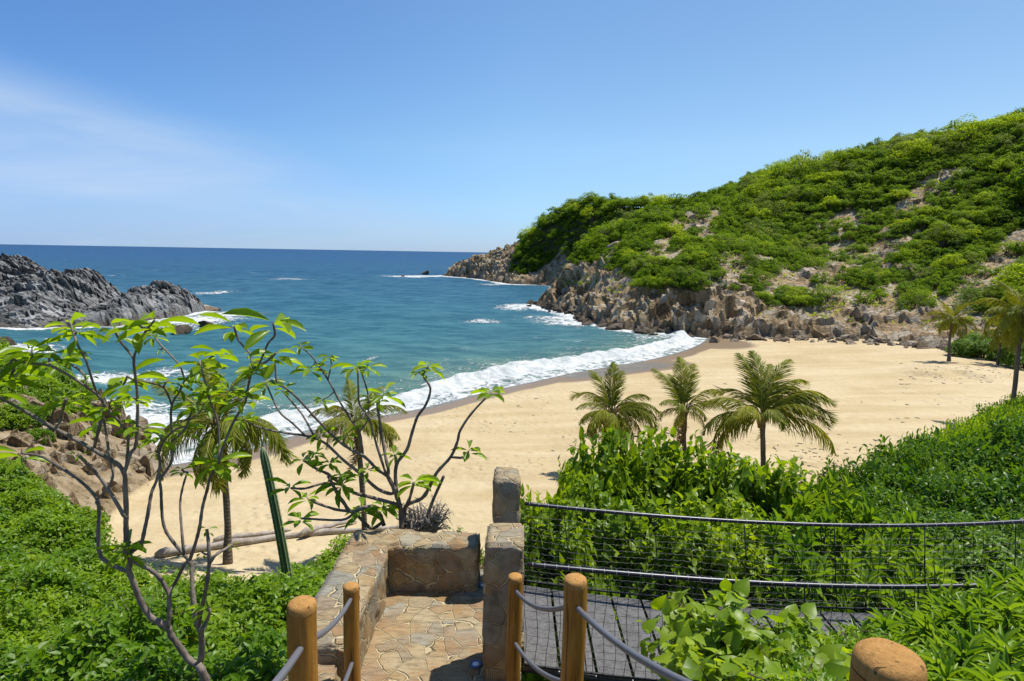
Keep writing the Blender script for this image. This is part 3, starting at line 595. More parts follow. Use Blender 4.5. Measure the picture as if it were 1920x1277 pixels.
def gully(x, y, k=1.0):
    g = np.zeros_like(x)
    for pl, wd in GUL: wd = wd*k; g = np.maximum(g, sstep(wd*1.25, wd*0.6, np.abs(sdist(x, y, pl)[0])))
    return g
CW = lambda x, y, n: 6.5+7*n+5*sstep(60, 20, x)*sstep(130, 100, y)*0-3.5*sstep(190, 225, y)+15*sstep(252, 285, y)-2.0*sstep(33, 28, x)*sstep(200, 170, y)     # width of the bare rock band
def build_headland():
    gl = gully(hx, hy); rockm = np.maximum(sstep(1.5, -1.5, hdc-CW(hx, hy, _n)*1.15), gl)
    V = xyz(hx, hy, hz); m = (rockm > 0.02) & (hdc > -6) & (hz > -5.5)
    P = V[m]; w = np.stack([fbm(P*0.18, 3, k)-0.5 for k in (61, 62, 63)], 1); d = np.zeros(m.sum())
    Rt = np.array(Euler((0.5, 0.55, 0.3)).to_matrix())
    for sc, am in ((0.16, 3.0), (0.36, 1.8), (0.8, 1.15), (1.5, 0.6)):
        q = (P@Rt.T)*np.array([1.0, 1.5, 0.62])*sc+w*1.2; f1, f2, rv, pl = worley(q, int(sc*100)); d += am*((rv-0.42)*0.75+pl*1.2)
    calm = (1-0.42*sstep(31, 36, P[:, 0])*sstep(104, 96, P[:, 1]))*(0.40+0.85*sstep(0.36, 0.62, fbm(P*0.085, 3, 444))); rm = calm*rockm[m]*np.clip(0.35+sstep(-1, 4, hdc[m]), 0, 1)*np.where(hdc[m] > CW(P[:, 0], P[:, 1], _n[m])*1.1, 0.45, 1.0)
    dn = 1+0.0*d
    V[m, 2] += (d*0.75+1.1*gl[m])*rm*sstep(-3, 1, hdc[m])
    g = np.stack(np.gradient(HZ, 0.46, 0.54), -1).reshape(-1, 2)[m]; gn = g/(np.linalg.norm(g, axis=1)[:, None]+0.3)
    V[m, 0] -= gn[:, 0]*d*rm*0.6; V[m, 1] -= gn[:, 1]*d*rm*0.6
    soil = 1-rockm
    keep_i = (V[:, 2].reshape(len(HX), len(HY)) > -4)
    F = gridF(len(HX), len(HY)); k = (hdc > -5)[F].any(1); F = F[k]
    o = MB().add(V, F).build("headland", M_cliff, smooth=False, attrs={'soil': soil}); o['kind'] = 'structure'

def build_outcrop():
    # skyline heights along x from the photo, rock about 110 m away
    sk = [(-60, 470), (-20, 476), (0, 481), (22, 486), (60, 506), (80, 516), (110, 512), (150, 508), (165, 519), (190, 547), (206, 562), (240, 565), (262, 556), (270, 540), (285, 533), (312, 531), (342, 534), (352, 552), (362, 570), (370, 586), (378, 600)]
    RP = np.array([gy(a, b, 106) for a, b in sk]); RP = np.vstack([[-130, 106, 16], RP])
    xs = np.arange(-120, -50, 0.30); ys = np.arange(76, 128, 0.36); X, Y = np.meshgrid(xs, ys, indexing='ij'); x, y = X.ravel(), Y.ravel()
    d, _ = sdist(x, y, OUT_BASE)                     # right-hand side when walking the front line rightwards is seaward
    d = -d
    xr = x+ (y-106)*0.05
    R = np.interp(xr, RP[:, 0], RP[:, 2])
    R = np.maximum(R, -1)
    n = fbm(xyz(x*0.1, y*0.1), 3, 88)
    prof = np.where(d > 0, np.minimum(1.0, (d/(11.0+3*n-8.8*sstep(-68.5, -66, x)))**(0.7-0.2*sstep(-68.5, -66, x))), d*0.5)
    prof = prof*np.where(y > 106, sstep(124, 108, y)*0.5+0.5, 1)
    z = np.where(d > 0, R*prof, np.maximum(1.2*d, -4))
    V = xyz(x, y, z); m = d > -4; P = V[m]; w = np.stack([fbm(P*0.15, 3, k)-0.5 for k in (91, 92, 93)], 1); dd = np.zeros(m.sum())
    Rt = np.array(Euler((0.25, 0.75, 0.35)).to_matrix())
    for sc, am in ((0.14, 2.3), (0.33, 1.6), (0.75, 0.85), (1.5, 0.4)):
        q = (P@Rt.T)*np.array([1.0, 1.3, 2.3 if sc < 0.7 else 1.6])*sc+w*0.9; f1, f2, rv, pl = worley(q, 300+int(sc*100)); dd += am*((rv-0.45)*0.8+pl*1.2-0.5*sstep(0.10, 0.0, f2-f1))
    am = np.clip(0.25+0.10*np.clip(z[m], 0, 8), 0, 1)*sstep(-4, 1.5, d[m])
    V[m, 2] += dd*am*0.55; V[m, 1] -= dd*am*0.75; V[m, 0] += dd*am*0.3
    F = gridF(len(xs), len(ys)); F = F[(d > -3)[F].any(1)]
    o = MB().add(V, F).build("rock_outcrop", M_outcrop, smooth=False)
    tag(o, "dark grey cracked rock outcrop rising from the sea, a knob at its tip", "rock outcrop")

# ---- boulders
def rock_mesh(seed, mats, n=16, flat=0.7):
    rg = np.random.RandomState(seed); bm = bmesh.new()
    for _ in range(n):
        v = rg.normal(size=3); v /= np.linalg.norm(v); v *= rg.uniform(0.8, 1.05); v[2] *= flat; v[1] *= rg.uniform(0.75, 1)
        bm.verts.new(v)
    r = bmesh.ops.convex_hull(bm, input=bm.verts[:])
    bmesh.ops.delete(bm, geom=[g for g in bm.verts if not g.link_faces], context='VERTS')
    bmesh.ops.bevel(bm, geom=bm.edges[:], offset=0.06, segments=1, affect='EDGES', profile=0.6)
    bmesh.ops.triangulate(bm, faces=bm.faces[:])
    bmesh.ops.subdivide_edges(bm, edges=bm.edges[:], cuts=1, use_grid_fill=True)
    for v in bm.verts:
        v.co *= 1+0.10*(math.sin(v.co.x*7+seed)+math.sin(v.co.y*9+seed*2)+math.sin(v.co.z*8+seed*3))*0.35+rg.uniform(-0.02, 0.02)
    me = bpy.data.meshes.new("boulder"); bm.to_mesh(me); bm.free(); me.materials.append(mats); return me
BOULD = []
def build_boulders():
    tan = [rock_mesh(s, M_boulder, 15+s % 4, 0.6+0.08*(s % 4)) for s in range(6)]; dk = [rock_mesh(20+s, M_dkboulder, 14+s % 4, 0.55+0.1*(s % 3)) for s in range(4)]
    rg = np.random.RandomState(11)
    def b(x, y, z, s, me, label, group=None, name="boulder"):
        o = put(name, me, None, (x, y, z), (rg.uniform(-0.4, 0.4), rg.uniform(-0.4, 0.4), rg.uniform(0, 6.3)), (s*rg.uniform(0.8, 1.3), s*rg.uniform(0.7, 1.0), s*rg.uniform(0.7, 1.0)))
        tag(o, label, "rock" if s < 0.5 else "boulder", group); return o
    # along the foot of the cliff: on the sand, and at the water's edge
    for i in range(95):
        px = rg.uniform(1330, 1760); t = rg.beta(1.2, 2.6)
        q = hit(px, 640-(px-1700)**2*0.00002, 50) ; bx = np.interp(px, [1320, 1420, 1500, 1600, 1690, 1760], [29.5, 34, 39.5, 45, 50, 52]); by = np.interp(px, [1320, 1420, 1500, 1600, 1690, 1760], [89, 86.2, 84, 81.5, 76, 69])
        x = bx-t*1.6+rg.uniform(-.6, .6); y = by-t*5.5+rg.uniform(-.5, 1.2); s = 0.22+1.15*rg.rand()**2.4
        b(x, y, gh(x, y)+s*0.15, s, tan[i % 6], "pale angular boulder fallen from the cliff onto the sand", "boulders along the foot of the cliff")
    for i in range(60):
        k = rg.uniform(0, 1); j = int(k*40); sgm = BASE[50+j] if 50+j < len(BASE) else BASE[-1]
        x = sgm[0]+rg.uniform(-2.4, 1.0); y = sgm[1]+rg.uniform(-2.5, 1.0); s = 0.5+1.3*rg.rand()**2
        b(x, y, 0.0+s*0.2, s, dk[i % 4], "dark wet rock washed by foam at the foot of the headland", "wet rocks around the headland")
    # lone rocks
    for (px, py, s, lab, me) in [(455, 588, 2.0, "brown rock standing alone in the sea off the tip of the grey outcrop", dk[0]), (172-0+0, 0, 0, '', dk[0]), (345, 622, 1.7, "low brown rock awash in front of the grey outcrop", dk[1]), (385, 612, 1.4, "small brown rock awash beside the low brown one", dk[2]), (425, 618, 1.0, "flat brown rock at the seaward end of the awash rocks", dk[3]), (798, 514, 3.2, "dark rock in the surf off the far tip of the headland", dk[2]), (756, 519, 1.4, "small dark rock farthest out in the surf off the headland", dk[3]), (5, 650, 2.2, "brown rock in foam at the left edge below the grey outcrop", dk[1]), (1103, 608, 1.4, "black rock in the foam just off the near cliff", dk[3])]:
        if not lab: continue
        c = gz(px, py, 0); b(c[0], c[1], s*0.12, s, me, lab)
    c = gz(385, 583, 0); o = b(c[0], c[1]+1, 0.2, 2.6, tan[2], "smooth sandy yellow slab below the knob of the grey outcrop"); o.scale = (3.4, 2.4, 1.3); o.rotation_euler = (0, 0.12, 0.2)
    # boulders of the left spur, by the water and by the sand
    for i, (px, py, s, Y) in enumerate([(285, 778, 1.25, 37), (255, 790, 1.0, 36), (185, 770, 1.5, 38), (160, 800, 1.3, 35), (215, 832, 1.0, 32.5), (255, 858, 0.8, 30.5), (150, 880, 1.0, 28.5), (95, 905, 1.0, 27), (60, 870, 1.2, 29), (130, 925, 0.7, 25.5), (110, 945, 0.55, 24.5), (20, 880, 1.1, 28), (205, 880, 0.7, 28.8), (240, 872, 0.5, 29.3), (165, 915, 0.55, 26), (230, 895, 0.45, 28), (100, 850, 1.3, 31), (185, 845, 1.1, 31.5), (265, 880, 0.4, 29), (75, 935, 0.7, 25.3), (35, 915, 0.8, 26.5), (150, 938, 0.4, 25), (120, 965, 0.35, 23.8)]):
        c = gy(px, py, Y); b(c[0], c[1], min(c[2], gh(c[0], c[1])+s*0.25), s, tan[i % 6], "pale tan boulder heaped with others on the rocky spur beside the beach", "boulders on the left spur")
    for (px, py, s, lab) in [(1675, 638, 0.9, "flat pale slab lying on the sand near the right end of the cliff"), (1745, 646, 1.6, "brown broken boulder heap at the edge of the sand below the palms"), (1780, 640, 1.3, "brown boulder right behind the trunk of the lone palm"), (1810, 657, 0.45, "small squared block alone on the sand beside the palm"), (1195, 794, 0.22, "small dark stone lying on the open sand")]:
        c = gz(px, py, 2.0); z = gh(c[0], c[1]); b(c[0], c[1], z+s*0.12, s, tan[3] if s > 0.3 else dk[0], lab)

# ---- scrub on the headland
def crown_mb(seed, nclump=26, per=62, leaf=0.34, flat=0.7, mb=None, off=(0, 0, 0), sc=1.0, mats=(0, 1)):
    rg = np.random.RandomState(seed); mb = mb or MB(); Ps = []; Ns = []
    for i in range(nclump):
        th = rg.uniform(0, 6.28); ph = math.acos(rg.uniform(-0.35, 1)); rr = rg.uniform(0.55, 0.95)
        c = np.array([math.sin(ph)*math.cos(th)*rr, math.sin(ph)*math.sin(th)*rr, math.cos(ph)*rr*flat+0.62])
        cr = rg.uniform(0.24, 0.40)
        v = rg.normal(size=(per, 3)); v /= np.linalg.norm(v, axis=1)[:, None]; v[:, 2] = np.abs(v[:, 2])*1.05-0.25
        q = c+v*cr*np.array([1.05, 1.05, 0.88])*(0.70+0.38*rg.rand(per, 1)); Ps.append(q); Ns.append(v*0.8+np.array([0, 0, 0.7])+rg.normal(size=(per, 3))*0.28)
    P = np.concatenate(Ps); Nn = np.concatenate(Ns); Nn /= np.linalg.norm(Nn, axis=1)[:, None]
    D = np.cross(Nn, rg.normal(size=P.shape)); n = len(P)
    V, F = place(P*sc+np.array(off), D, Nn, leaf*rg.uniform(0.6, 1.25, n)*max(0.5, sc/2.6), leaf*0.62*rg.uniform(0.7, 1.2, n)*max(0.5, sc/2.6), LEAF_S)
    mb.add(V, F, mats[0], np.repeat(rg.rand(n), len(LEAF_S[0])))
    T = np.array([[0, 0, -0.35], [0.03, 0.02, 0.3], [0.02, 0.05, 0.75]])*sc+np.array(off); mb.tube(T, np.array([0.07, 0.055, 0.03])*sc, 5, mats[1])
    for k in range(4):
        a = k*1.6+seed; e = np.array([math.cos(a)*0.55, math.sin(a)*0.55, 0.9])*sc+np.array(off); mb.tube([T[1], (T[1]+e)/2+np.array([0, 0, 0.05*sc]), e], np.array([0.04, 0.03, 0.012])*sc, 4, mats[1])
    return mb
def build_scrub():
    rg = np.random.RandomState(4)
    var = [crown_mb(k, (26, 18, 30, 14, 34, 22, 12, 28)[k], (84, 90, 70, 80, 80, 60, 90, 95)[k], (.26, .3, .22, .28, .24, .34, .26, .22)[k], (.75, 1.0, .85, 1.2, .7, .95, 1.35, .8)[k], sc=2.5).mesh("hillside_tree", [M_hill2 if k in (3, 6) else M_hill, M_twig], smooth=False) for k in range(8)]
    N = 60000; x = rg.uniform(-20, 140, N); y = rg.uniform(62, 300, N)
    dc, _ = sdist(x, y, BASE); n = fbm(xyz(x*0.07, y*0.07), 4, 77); gl = gully(x, y); gl2 = gully(x, y, 1.9); z = hill_z(x, y)
    patch = fbm(xyz(x*0.09, y*0.09), 3, 123)
    rel = dc-CW(x, y, n)*1.05
    prob = sstep(-1.0, 1.5, rel)*(1-0.95*gl*sstep(0.68, 0.58, fbm(xyz(x*0.16, y*0.16), 3, 321)))
    lowbeach = sstep(29, 34, x)*sstep(110, 95, y)*sstep(1.0, 14, rel); inlow = sstep(29, 34, x)*sstep(112, 100, y)*sstep(55, 45, x)
    prob = prob*np.where(inlow > 0.5, np.where(patch > 0.56-0.24*sstep(2, 22, rel), 1, 0.06), 1)
    ok = (rg.rand(N) < prob) & (z > 2.0)
    dx = 1.5; gzx = (hill_z(x+dx, y)-hill_z(x-dx, y))/(2*dx); gzy = (hill_z(x, y+dx)-hill_z(x, y-dx))/(2*dx)
    # only what can be seen from the house side: ground that faces it, or the crest itself
    face = -( -gzx*x + -gzy*y + (z-CAMH))/np.sqrt(x*x+y*y+1)
    q = np.column_stack([x, y, z+2]); w = (q-np.array([0, 0, CAMH]))@cF; px = 960+FPX*((q-np.array([0, 0, CAMH]))@cR)/w
    ok &= (face > -0.10) & (px > 880) & (px < 2120)
    pts = np.column_stack([x, y, z])[ok]; pn = patch[ok]; rp_ = (sstep(-1, 8, rel)*(1-sstep(0.02, 0.6, gl2)))[ok]; keep = []; cells = {}
    for i in range(len(pts)):
        d = math.hypot(pts[i, 0], pts[i, 1]); s = (0.5+0.5*rp_[i])*(0.55+0.55*pn[i]*1.0+0.95*rg.rand()**3)*(1.0 if d < 150 else 1.1); r = 1.32*s
        c = (int(pts[i, 0]//2.6), int(pts[i, 1]//2.6)); bad = False
        for a in (-1, 0, 1):
            for b_ in (-1, 0, 1):
                for j, rj in cells.get((c[0]+a, c[1]+b_), ()):
                    if (pts[i, 0]-pts[j, 0])**2+(pts[i, 1]-pts[j, 1])**2 < (0.5*(r+rj)*1.28)**2: bad = True; break
                if bad: break
            if bad: break
        if bad: continue
        cells.setdefault(c, []).append((i, r)); keep.append((i, s))
    # largest in the picture first
    keep.sort(key=lambda t: -t[1]/math.hypot(pts[t[0], 0], pts[t[0], 1]))
    vis = [k for k in keep if 900 < pix(pts[k[0]]+np.array([0, 0, 2]))[0] < 1935]; rest = [k for k in keep if k not in set(vis)]
    print("scrub", len(keep), "in view", len(vis))
    first = vis[:295]; other = vis[295:]+rest
    for i, s in first:
        p = pts[i]; low = p[2] < 9
        o = put("hillside_tree", var[rg.randint(8)], None, (p[0], p[1], p[2]-0.25*s), (rg.uniform(-.12, .12), rg.uniform(-.12, .12), rg.uniform(0, 6.3)), (s*rg.uniform(.85, 1.2), s*rg.uniform(.85, 1.2), s*rg.uniform(.75, 1.15)))
        tag(o, "bushy green tree low on the rocks above the sand" if low else "bushy green tree crowding the hillside above the beach", "tree", "trees low above the cliff rocks" if low else "trees covering the near hillside")
    mb = MB(); rr = np.random.RandomState(8); protos = [crown_mb(50+k, 20, 34, 0.46, 0.6+0.06*k, sc=2.6) for k in range(5)]
    PV = [np.concatenate(p.V) for p in protos]; PA = [np.concatenate(p.A) for p in protos]; PF = [p.F for p in protos]
    for i, s in other:
        k = rr.randint(5); a = rr.uniform(0, 6.28); c_, s_ = math.cos(a), math.sin(a); p = pts[i]
        V = PV[k]*np.array([1, 1, rr.uniform(.75, 1.2)])*s; V = np.column_stack([V[:, 0]*c_-V[:, 1]*s_, V[:, 0]*s_+V[:, 1]*c_, V[:, 2]])+p-np.array([0, 0, 0.25*s])
        base = mb.n; tone = rr.rand(); mb.V.append(V); mb.A.append(np.clip(PA[k]*0.55+tone*0.6-0.08, 0, 1)); mb.n += len(V)
        for f, m in PF[k]: mb.F.append((f+base, m))
    o = mb.build("far_wood", [M_hill, M_twig], smooth=False); tag(o, "mass of green trees and scrub covering the ridge and far end of the headland", "wood", None, "stuff")
    # low plants between the rocks
    mb = MB(); N = 16000; x = rg.uniform(0, 105, N); y = rg.uniform(70, 190, N); dc, _ = sdist(x, y, BASE); nn = fbm(xyz(x*0.12, y*0.12), 3, 9)
    ok = (dc > 4.5) & (nn > 0.50-0.08*gully(x, y)); x, y = x[ok], y[ok]; z = hill_z(x, y)
    for i in range(len(x)):
        if rg.rand() < 0.55: continue
        n = 16; c = np.array([x[i], y[i], z[i]+0.15]); s = rg.uniform(.35, .9); P = c+rg.normal(size=(n, 3))*np.array([.5, .5, .28])*s; Nn = rg.normal(size=(n, 3))*0.6+np.array([0, 0, 1.]); D = np.cross(Nn, rg.normal(size=(n, 3)))
        V, F = place(P, D, Nn, 0.4*s+0.15, 0.22*s+0.08, LEAF_S); mb.add(V, F, 0, rg.rand())
    o = mb.build("hillside_undergrowth", [M_hill], smooth=False); tag(o, "low green undergrowth growing among the cliff rocks", "undergrowth", None, "stuff")
    # a few column cacti standing out of the scrub
    cm = MB()
    for k in range(3):
        a = k*2.1; cm.tube([(0.25*math.cos(a)*min(k, 1), 0.25*math.sin(a)*min(k, 1), -0.3), (0.35*math.cos(a)*min(k, 1), 0.35*math.sin(a)*min(k, 1), 1.2), (0.4*math.cos(a)*min(k, 1), 0.4*math.sin(a)*min(k, 1), 4.6-k*0.8)], [0.17, 0.18, 0.10], 8, 0, 0.2)
    cme = cm.mesh("cactus_cluster", M_cactus)
    for px, py in [(1420, 545), (1360, 545), (1690, 600), (1330, 545), (1125, 392)]:
        q = hit(px, py)
        if q is None: continue
        o = put("column_cactus", cme, None, q-np.array([0, 0, .2]), (0, rg.uniform(-.06, .06), rg.uniform(0, 6)), rg.uniform(.45, .65)); tag(o, "slender column cactus standing among the scrub of the hillside", "cactus", "column cacti on the hillside")

# ---- palms
def frond_mesh(seed, mt, Lf=3.2, droop=1.0, up=0.9, n=58, hang=0.5, width=0.050, ll=0.29, thin=1.0, mats=None):
    """rachis rises at angle `up`, then bends over under its weight; leaflets hang on both sides"""
    rg = np.random.RandomState(seed); ns = 22; pts = [np.zeros(3)]; a = up; side = 0
    for i in range(ns-1):
        t = i/(ns-1); a -= droop*(0.35+1.5*t)*1.35/ns; side += rg.normal()*0.006
        pts.append(pts[-1]+np.array([math.cos(a), side, math.sin(a)])*Lf/(ns-1))
    R = np.array(pts); mb = MB(); mb.tube(R, np.linspace(0.035, 0.006, ns), 5, 1)
    P = []; D = []; Nn = []; Ls = []
    tt = np.linspace(0.13, 0.995, n)
    for t in tt:
        f = t*(ns-1); i = min(int(f), ns-2); p = R[i]+(R[i+1]-R[i])*(f-i); T = R[i+1]-R[i]; T = T/np.linalg.norm(T); S = np.cross([0, 0, 1.], T); S /= np.linalg.norm(S)+1e-9
        U_ = np.cross(T, S)
        for sgn in (-1, 1):
            if rg.rand() > thin: continue
            l = Lf*ll*(math.sin(math.pi*min(1, (t*0.82+0.16)))**0.7)*rg.uniform(.85, 1.1)
            d = S*sgn*0.85+T*(0.55+0.5*t)+U_*0.28+np.array([0, 0, -hang*rg.uniform(.6, 1.4)]); d /= np.linalg.norm(d)
            P.append(p); D.append(d+rg.normal(size=3)*0.06); Nn.append(U_+S*sgn*rg.uniform(-.2, .5)+rg.normal(size=3)*0.15); Ls.append(l)
    P = np.array(P); D = np.array(D); Nn = np.array(Nn); Ls = np.array(Ls)
    tm = leaf_tmpl([(0.12, 0.42), (0.45, 0.5), (0.8, 0.28)], 0.02, 0.30+0.35*hang); tm[0][:, 2] += 0
    V, F = place(P, D, Nn, Ls, width*rg.uniform(.8, 1.15, len(P)), tm); mb.add(V, F, 0, np.repeat(np.clip(rg.normal(.5, .25, len(P)), 0, 1), len(tm[0])))
    return mb.mesh("frond", [mt, M_yfrond if mats is None else mats], smooth=False)
FR = {}
def init_fronds():
    FR['up'] = [frond_mesh(k, M_frond, 3.2, 0.55+0.15*k, 0.0, hang=0.30) for k in range(2)]
    FR['mid'] = [frond_mesh(5+k, M_frond, 3.3, 1.2+0.22*k, 0.0, hang=0.8) for k in range(3)]
    FR['low'] = [frond_mesh(10+k, M_frond, 3.2, 1.5+0.2*k, 0.0, hang=1.0, thin=0.9) for k in range(2)]
    FR['yel'] = [frond_mesh(15+k, M_yfrond, 2.9, 1.2, 0.0, hang=0.8, thin=0.9) for k in range(2)]
    FR['dry'] = [frond_mesh(20+k, M_dry, 2.4, 0.9, 0.0, n=34, hang=0.9, thin=0.55, ll=0.20, mats=M_dry) for k in range(2)]
def palm(base, top, r0, fronds, label, group=None, size=1.0, bend=0.15, seed=0):
    base = np.array(base, float); top = np.array(top, float); rg = np.random.RandomState(seed)
    root = empty("palm_tree", base, label, "palm tree", group); d = top-base; n = 14; P = []
    for i in range(n):
        t = i/(n-1); P.append(d*t+np.array([bend*math.sin(math.pi*t), 0.05*math.sin(4*t), 0]))
    P = np.array(P); t = np.linspace(0, 1, n); rad = r0*(1.35-0.55*np.minimum(t*4, 1)-0.05*t); rad[-3:] *= np.array([1.05, 1.35, 1.1])
    P[0, 2] -= 0.5
    MB().tube(P, rad, 12, 0, wob=0.05, seed=seed).build("trunk", M_palmtrunk, root)
    # fibrous leaf bases round the top
    mb = MB()
    for k in range(12):
        a = k*2.4; o = d+np.array([math.cos(a), math.sin(a), 0])*r0*0.6; e = o+np.array([math.cos(a)*0.28, math.sin(a)*0.28, 0.42])*size
        mb.tube([o+np.array([0, 0, -.35*size]), o+np.array([math.cos(a)*.07, math.sin(a)*.07, .0])*size, e], [0.05*size, 0.06*size, 0.03*size], 5, 0, rg.rand())
    mb.build("leaf_bases", M_dry if seed % 2 else M_palmtrunk, root)
    for i, (az, el, kind, s) in enumerate(fronds):
        me = FR[kind][i % len(FR[kind])]
        o = put("dry_frond" if kind == 'dry' else "frond", me, root, d+np.array([0, 0, 0.05*size*(1+math.sin(i))]), (rg.uniform(-.25, .25), -math.radians(el), math.radians(az)), s*size)
        if kind == 'yel': o['label'] = "yellowing frond"
        if kind == 'dry': o['label'] = "brown dried frond hanging down"
    return root
def rfr(seed, n, wind=0, lo=-25, hi=80, dry=3, yel=1):
    rg = np.random.RandomState(seed); out = []
    for i in range(n):
        t = i/(n-1); el = hi+(lo-hi)*t; az = i*137.5+rg.uniform(-15, 15)
        kind = 'up' if el > 50 else ('mid' if el > 5 else 'low'); out.append((az, el, kind, rg.uniform(.8, 1.05)))
    for i in range(dry): out.append((rg.uniform(0, 360), rg.uniform(-80, -55), 'dry', rg.uniform(.7, 1)))
    for i in range(yel): out.append((rg.uniform(0, 360), rg.uniform(-30, 0), 'yel', rg.uniform(.8, 1)))
    return out
def build_palms():
    init_fronds()
    def stand(px, py, Y): c = gy(px, py, Y); return np.array([c[0], c[1], gh(c[0], c[1])-0.1])
    # the three in the middle of the beach
    b = stand(1143, 830, 29.0); palm(b, gy(1146, 778, 29.0), 0.165, [(80, 80, 'up', .85), (120, 72, 'up', .80), (60, 75, 'up', .72), (20, 52, 'mid', .80), (-5, 45, 'mid', .86), (-30, 40, 'mid', .85), (10, 30, 'mid', .8), (40, 35, 'mid', .8), (150, 62, 'mid', .78), (175, 45, 'mid', .6), (200, 30, 'mid', .6), (230, 40, 'mid', .7), (190, 5, 'low', .6), (-15, 5, 'low', .75), (-45, 0, 'low', .75), (270, 20, 'mid', .7), (250, -15, 'low', .6), (330, -30, 'low', .55), (170, 15, 'yel', .62), (205, -25, 'dry', .75), (160, -45, 'dry', .75), (-10, -60, 'dry', .8), (225, -50, 'dry', .7), (185, -20, 'yel', .6), (30, -10, 'low', .7), (140, 0, 'low', .65), (300, -10, 'mid', .6), (100, 40, 'mid', .7), (350, 20, 'mid', .82), (215, 15, 'mid', .62), (180, -70, 'dry', .9), (20, -75, 'dry', .9)],
                                      "stout palm with a dense shaggy crown, leftmost of the three above the bright hedge", size=1.0, seed=1)
    b = stand(1293, 845, 29.0); palm(b, gy(1283, 772, 29.0), 0.15, [(95, 84, 'up', .86), (60, 80, 'up', .80), (150, 66, 'up', .80), (20, 52, 'mid', .85), (-10, 45, 'mid', .75), (110, 70, 'up', .7), (200, 55, 'mid', .55), (250, 50, 'mid', .5), (300, 40, 'mid', .5), (170, 20, 'low', .5), (-30, 10, 'low', .45), (190, -55, 'dry', .8), (215, -62, 'dry', .85), (-40, -70, 'dry', .85), (-5, -72, 'dry', .9), (265, -65, 'dry', .8), (240, 5, 'yel', .5), (300, -75, 'dry', 1.0)],
                                      "thin sparse palm, dead fronds hanging down its trunk, middle one of the beach three", bend=-0.1, seed=2)
    b = stand(1433, 880, 27.5); palm(b, gy(1428, 788, 27.5), 0.15, [(85, 82, 'up', 1.0), (40, 76, 'up', 1.0), (110, 78, 'up', .98), (20, 68, 'mid', 1.02), (-10, 62, 'mid', 1.05), (-25, 55, 'mid', 1.05), (10, 54, 'mid', 1.1), (35, 60, 'mid', 1.05), (150, 68, 'mid', .85), (170, 48, 'mid', .9), (185, 30, 'mid', .95), (200, 35, 'mid', .8), (220, 50, 'mid', .8), (175, 12, 'low', 1.0), (190, 6, 'low', .92), (-8, 14, 'mid', 1.15), (-20, 45, 'low', 1.0), (260, 55, 'mid', .8), (300, 55, 'mid', .85), (60, 66, 'up', 1.0), (240, -68, 'dry', .45), (-30, -72, 'dry', .5), (-5, 60, 'yel', .95)],
                                      "tall full palm with long arching fronds, rightmost of the three above the hedge", size=1.05, bend=0.05, seed=3)
    # behind the plumerias
    b = stand(424, 1012, 20.0); palm(b, gy(408, 800, 20.0), 0.14, rfr(3, 17, 0, -20, 75, 2, 0)+[(-30, -52, 'yel', .95), (205, -38, 'yel', .95), (-100, -55, 'yel', .8), (5, 18, 'low', 1.15), (-12, 28, 'mid', 1.1), (175, 20, 'mid', .95)],
                                      "palm partly hidden behind the near plumeria, yellow fronds hanging by its trunk", bend=0.1, size=0.88, seed=5)
    b = stand(684, 1000, 20.5); palm(b, gy(668, 795, 20.5), 0.125, [(-15, 20, 'yel', .8), (-30, 12, 'mid', .75), (150, 40, 'yel', .8), (170, 42, 'mid', .75), (120, 68, 'up', .7), (60, 62, 'up', .7), (20, 48, 'mid', .75), (200, 30, 'mid', .65), (230, 40, 'mid', .6), (260, 20, 'mid', .6), (300, 40, 'mid', .6), (330, 35, 'mid', .7), (-60, -60, 'dry', .9), (-20, -72, 'dry', 1.05), (-40, -78, 'dry', 1.1), (210, -60, 'dry', .7), (190, 5, 'low', .6), (80, 20, 'low', .6)],
                                      "palm behind the stone seat wall, brown fronds hanging on one side of its trunk", bend=0.05, size=0.8, seed=4)
    # right-hand end of the beach
    b = stand(1781, 668, 62); palm(b, gy(1786, 600, 62), 0.16, rfr(11, 17, 0, -15, 80, 1, 2), "lone palm standing on open sand near the cliff at the right", bend=-0.1, size=0.82, seed=6)
    b = stand(1896, 785, 38); palm(b, gy(1913, 590, 38), 0.17, rfr(12, 22, 0, -30, 80, 3, 2), "tall dark trunked palm cut by the right edge of the photo", bend=0.12, size=0.88, seed=7)
    b = stand(1871, 684, 60); palm(b, gy(1879, 628, 60), 0.13, rfr(13, 16, 0, -30, 75, 3, 1), "small palm half hidden behind the tall palm at the right edge", bend=0.0, size=0.75, seed=8)

# ---- plumerias
def rosette_mesh(seed, n=9, Lf=0.30, W=0.085, flower=False, up=0.38):
    rg = np.random.RandomState(seed); mb = MB(); P = []; D = []; Nn = []
    for i in range(n):
        a = i*2.4+rg.uniform(-.3, .3); el = up-0.65*(1-i/n)+rg.uniform(-.25, .25); d = np.array([math.cos(a)*math.cos(el), math.sin(a)*math.cos(el), math.sin(el)])
        P.append(d*0.015+np.array([0, 0, -0.05+0.06*i/n])); D.append(d); Nn.append(np.array([-math.cos(a)*math.sin(el), -math.sin(a)*math.sin(el), math.cos(el)])+rg.normal(size=3)*0.28)
    V, F = place(np.array(P), np.array(D), np.array(Nn), Lf*rg.uniform(.55, 1.12, n), W*2*rg.uniform(.75, 1.1, n)*0.5, LEAF_O); mb.add(V, F, 0, np.repeat(rg.rand(n)*0.95, len(LEAF_O[0])))
    return mb.mesh("leaf_cluster", [M_leafP], smooth=True)
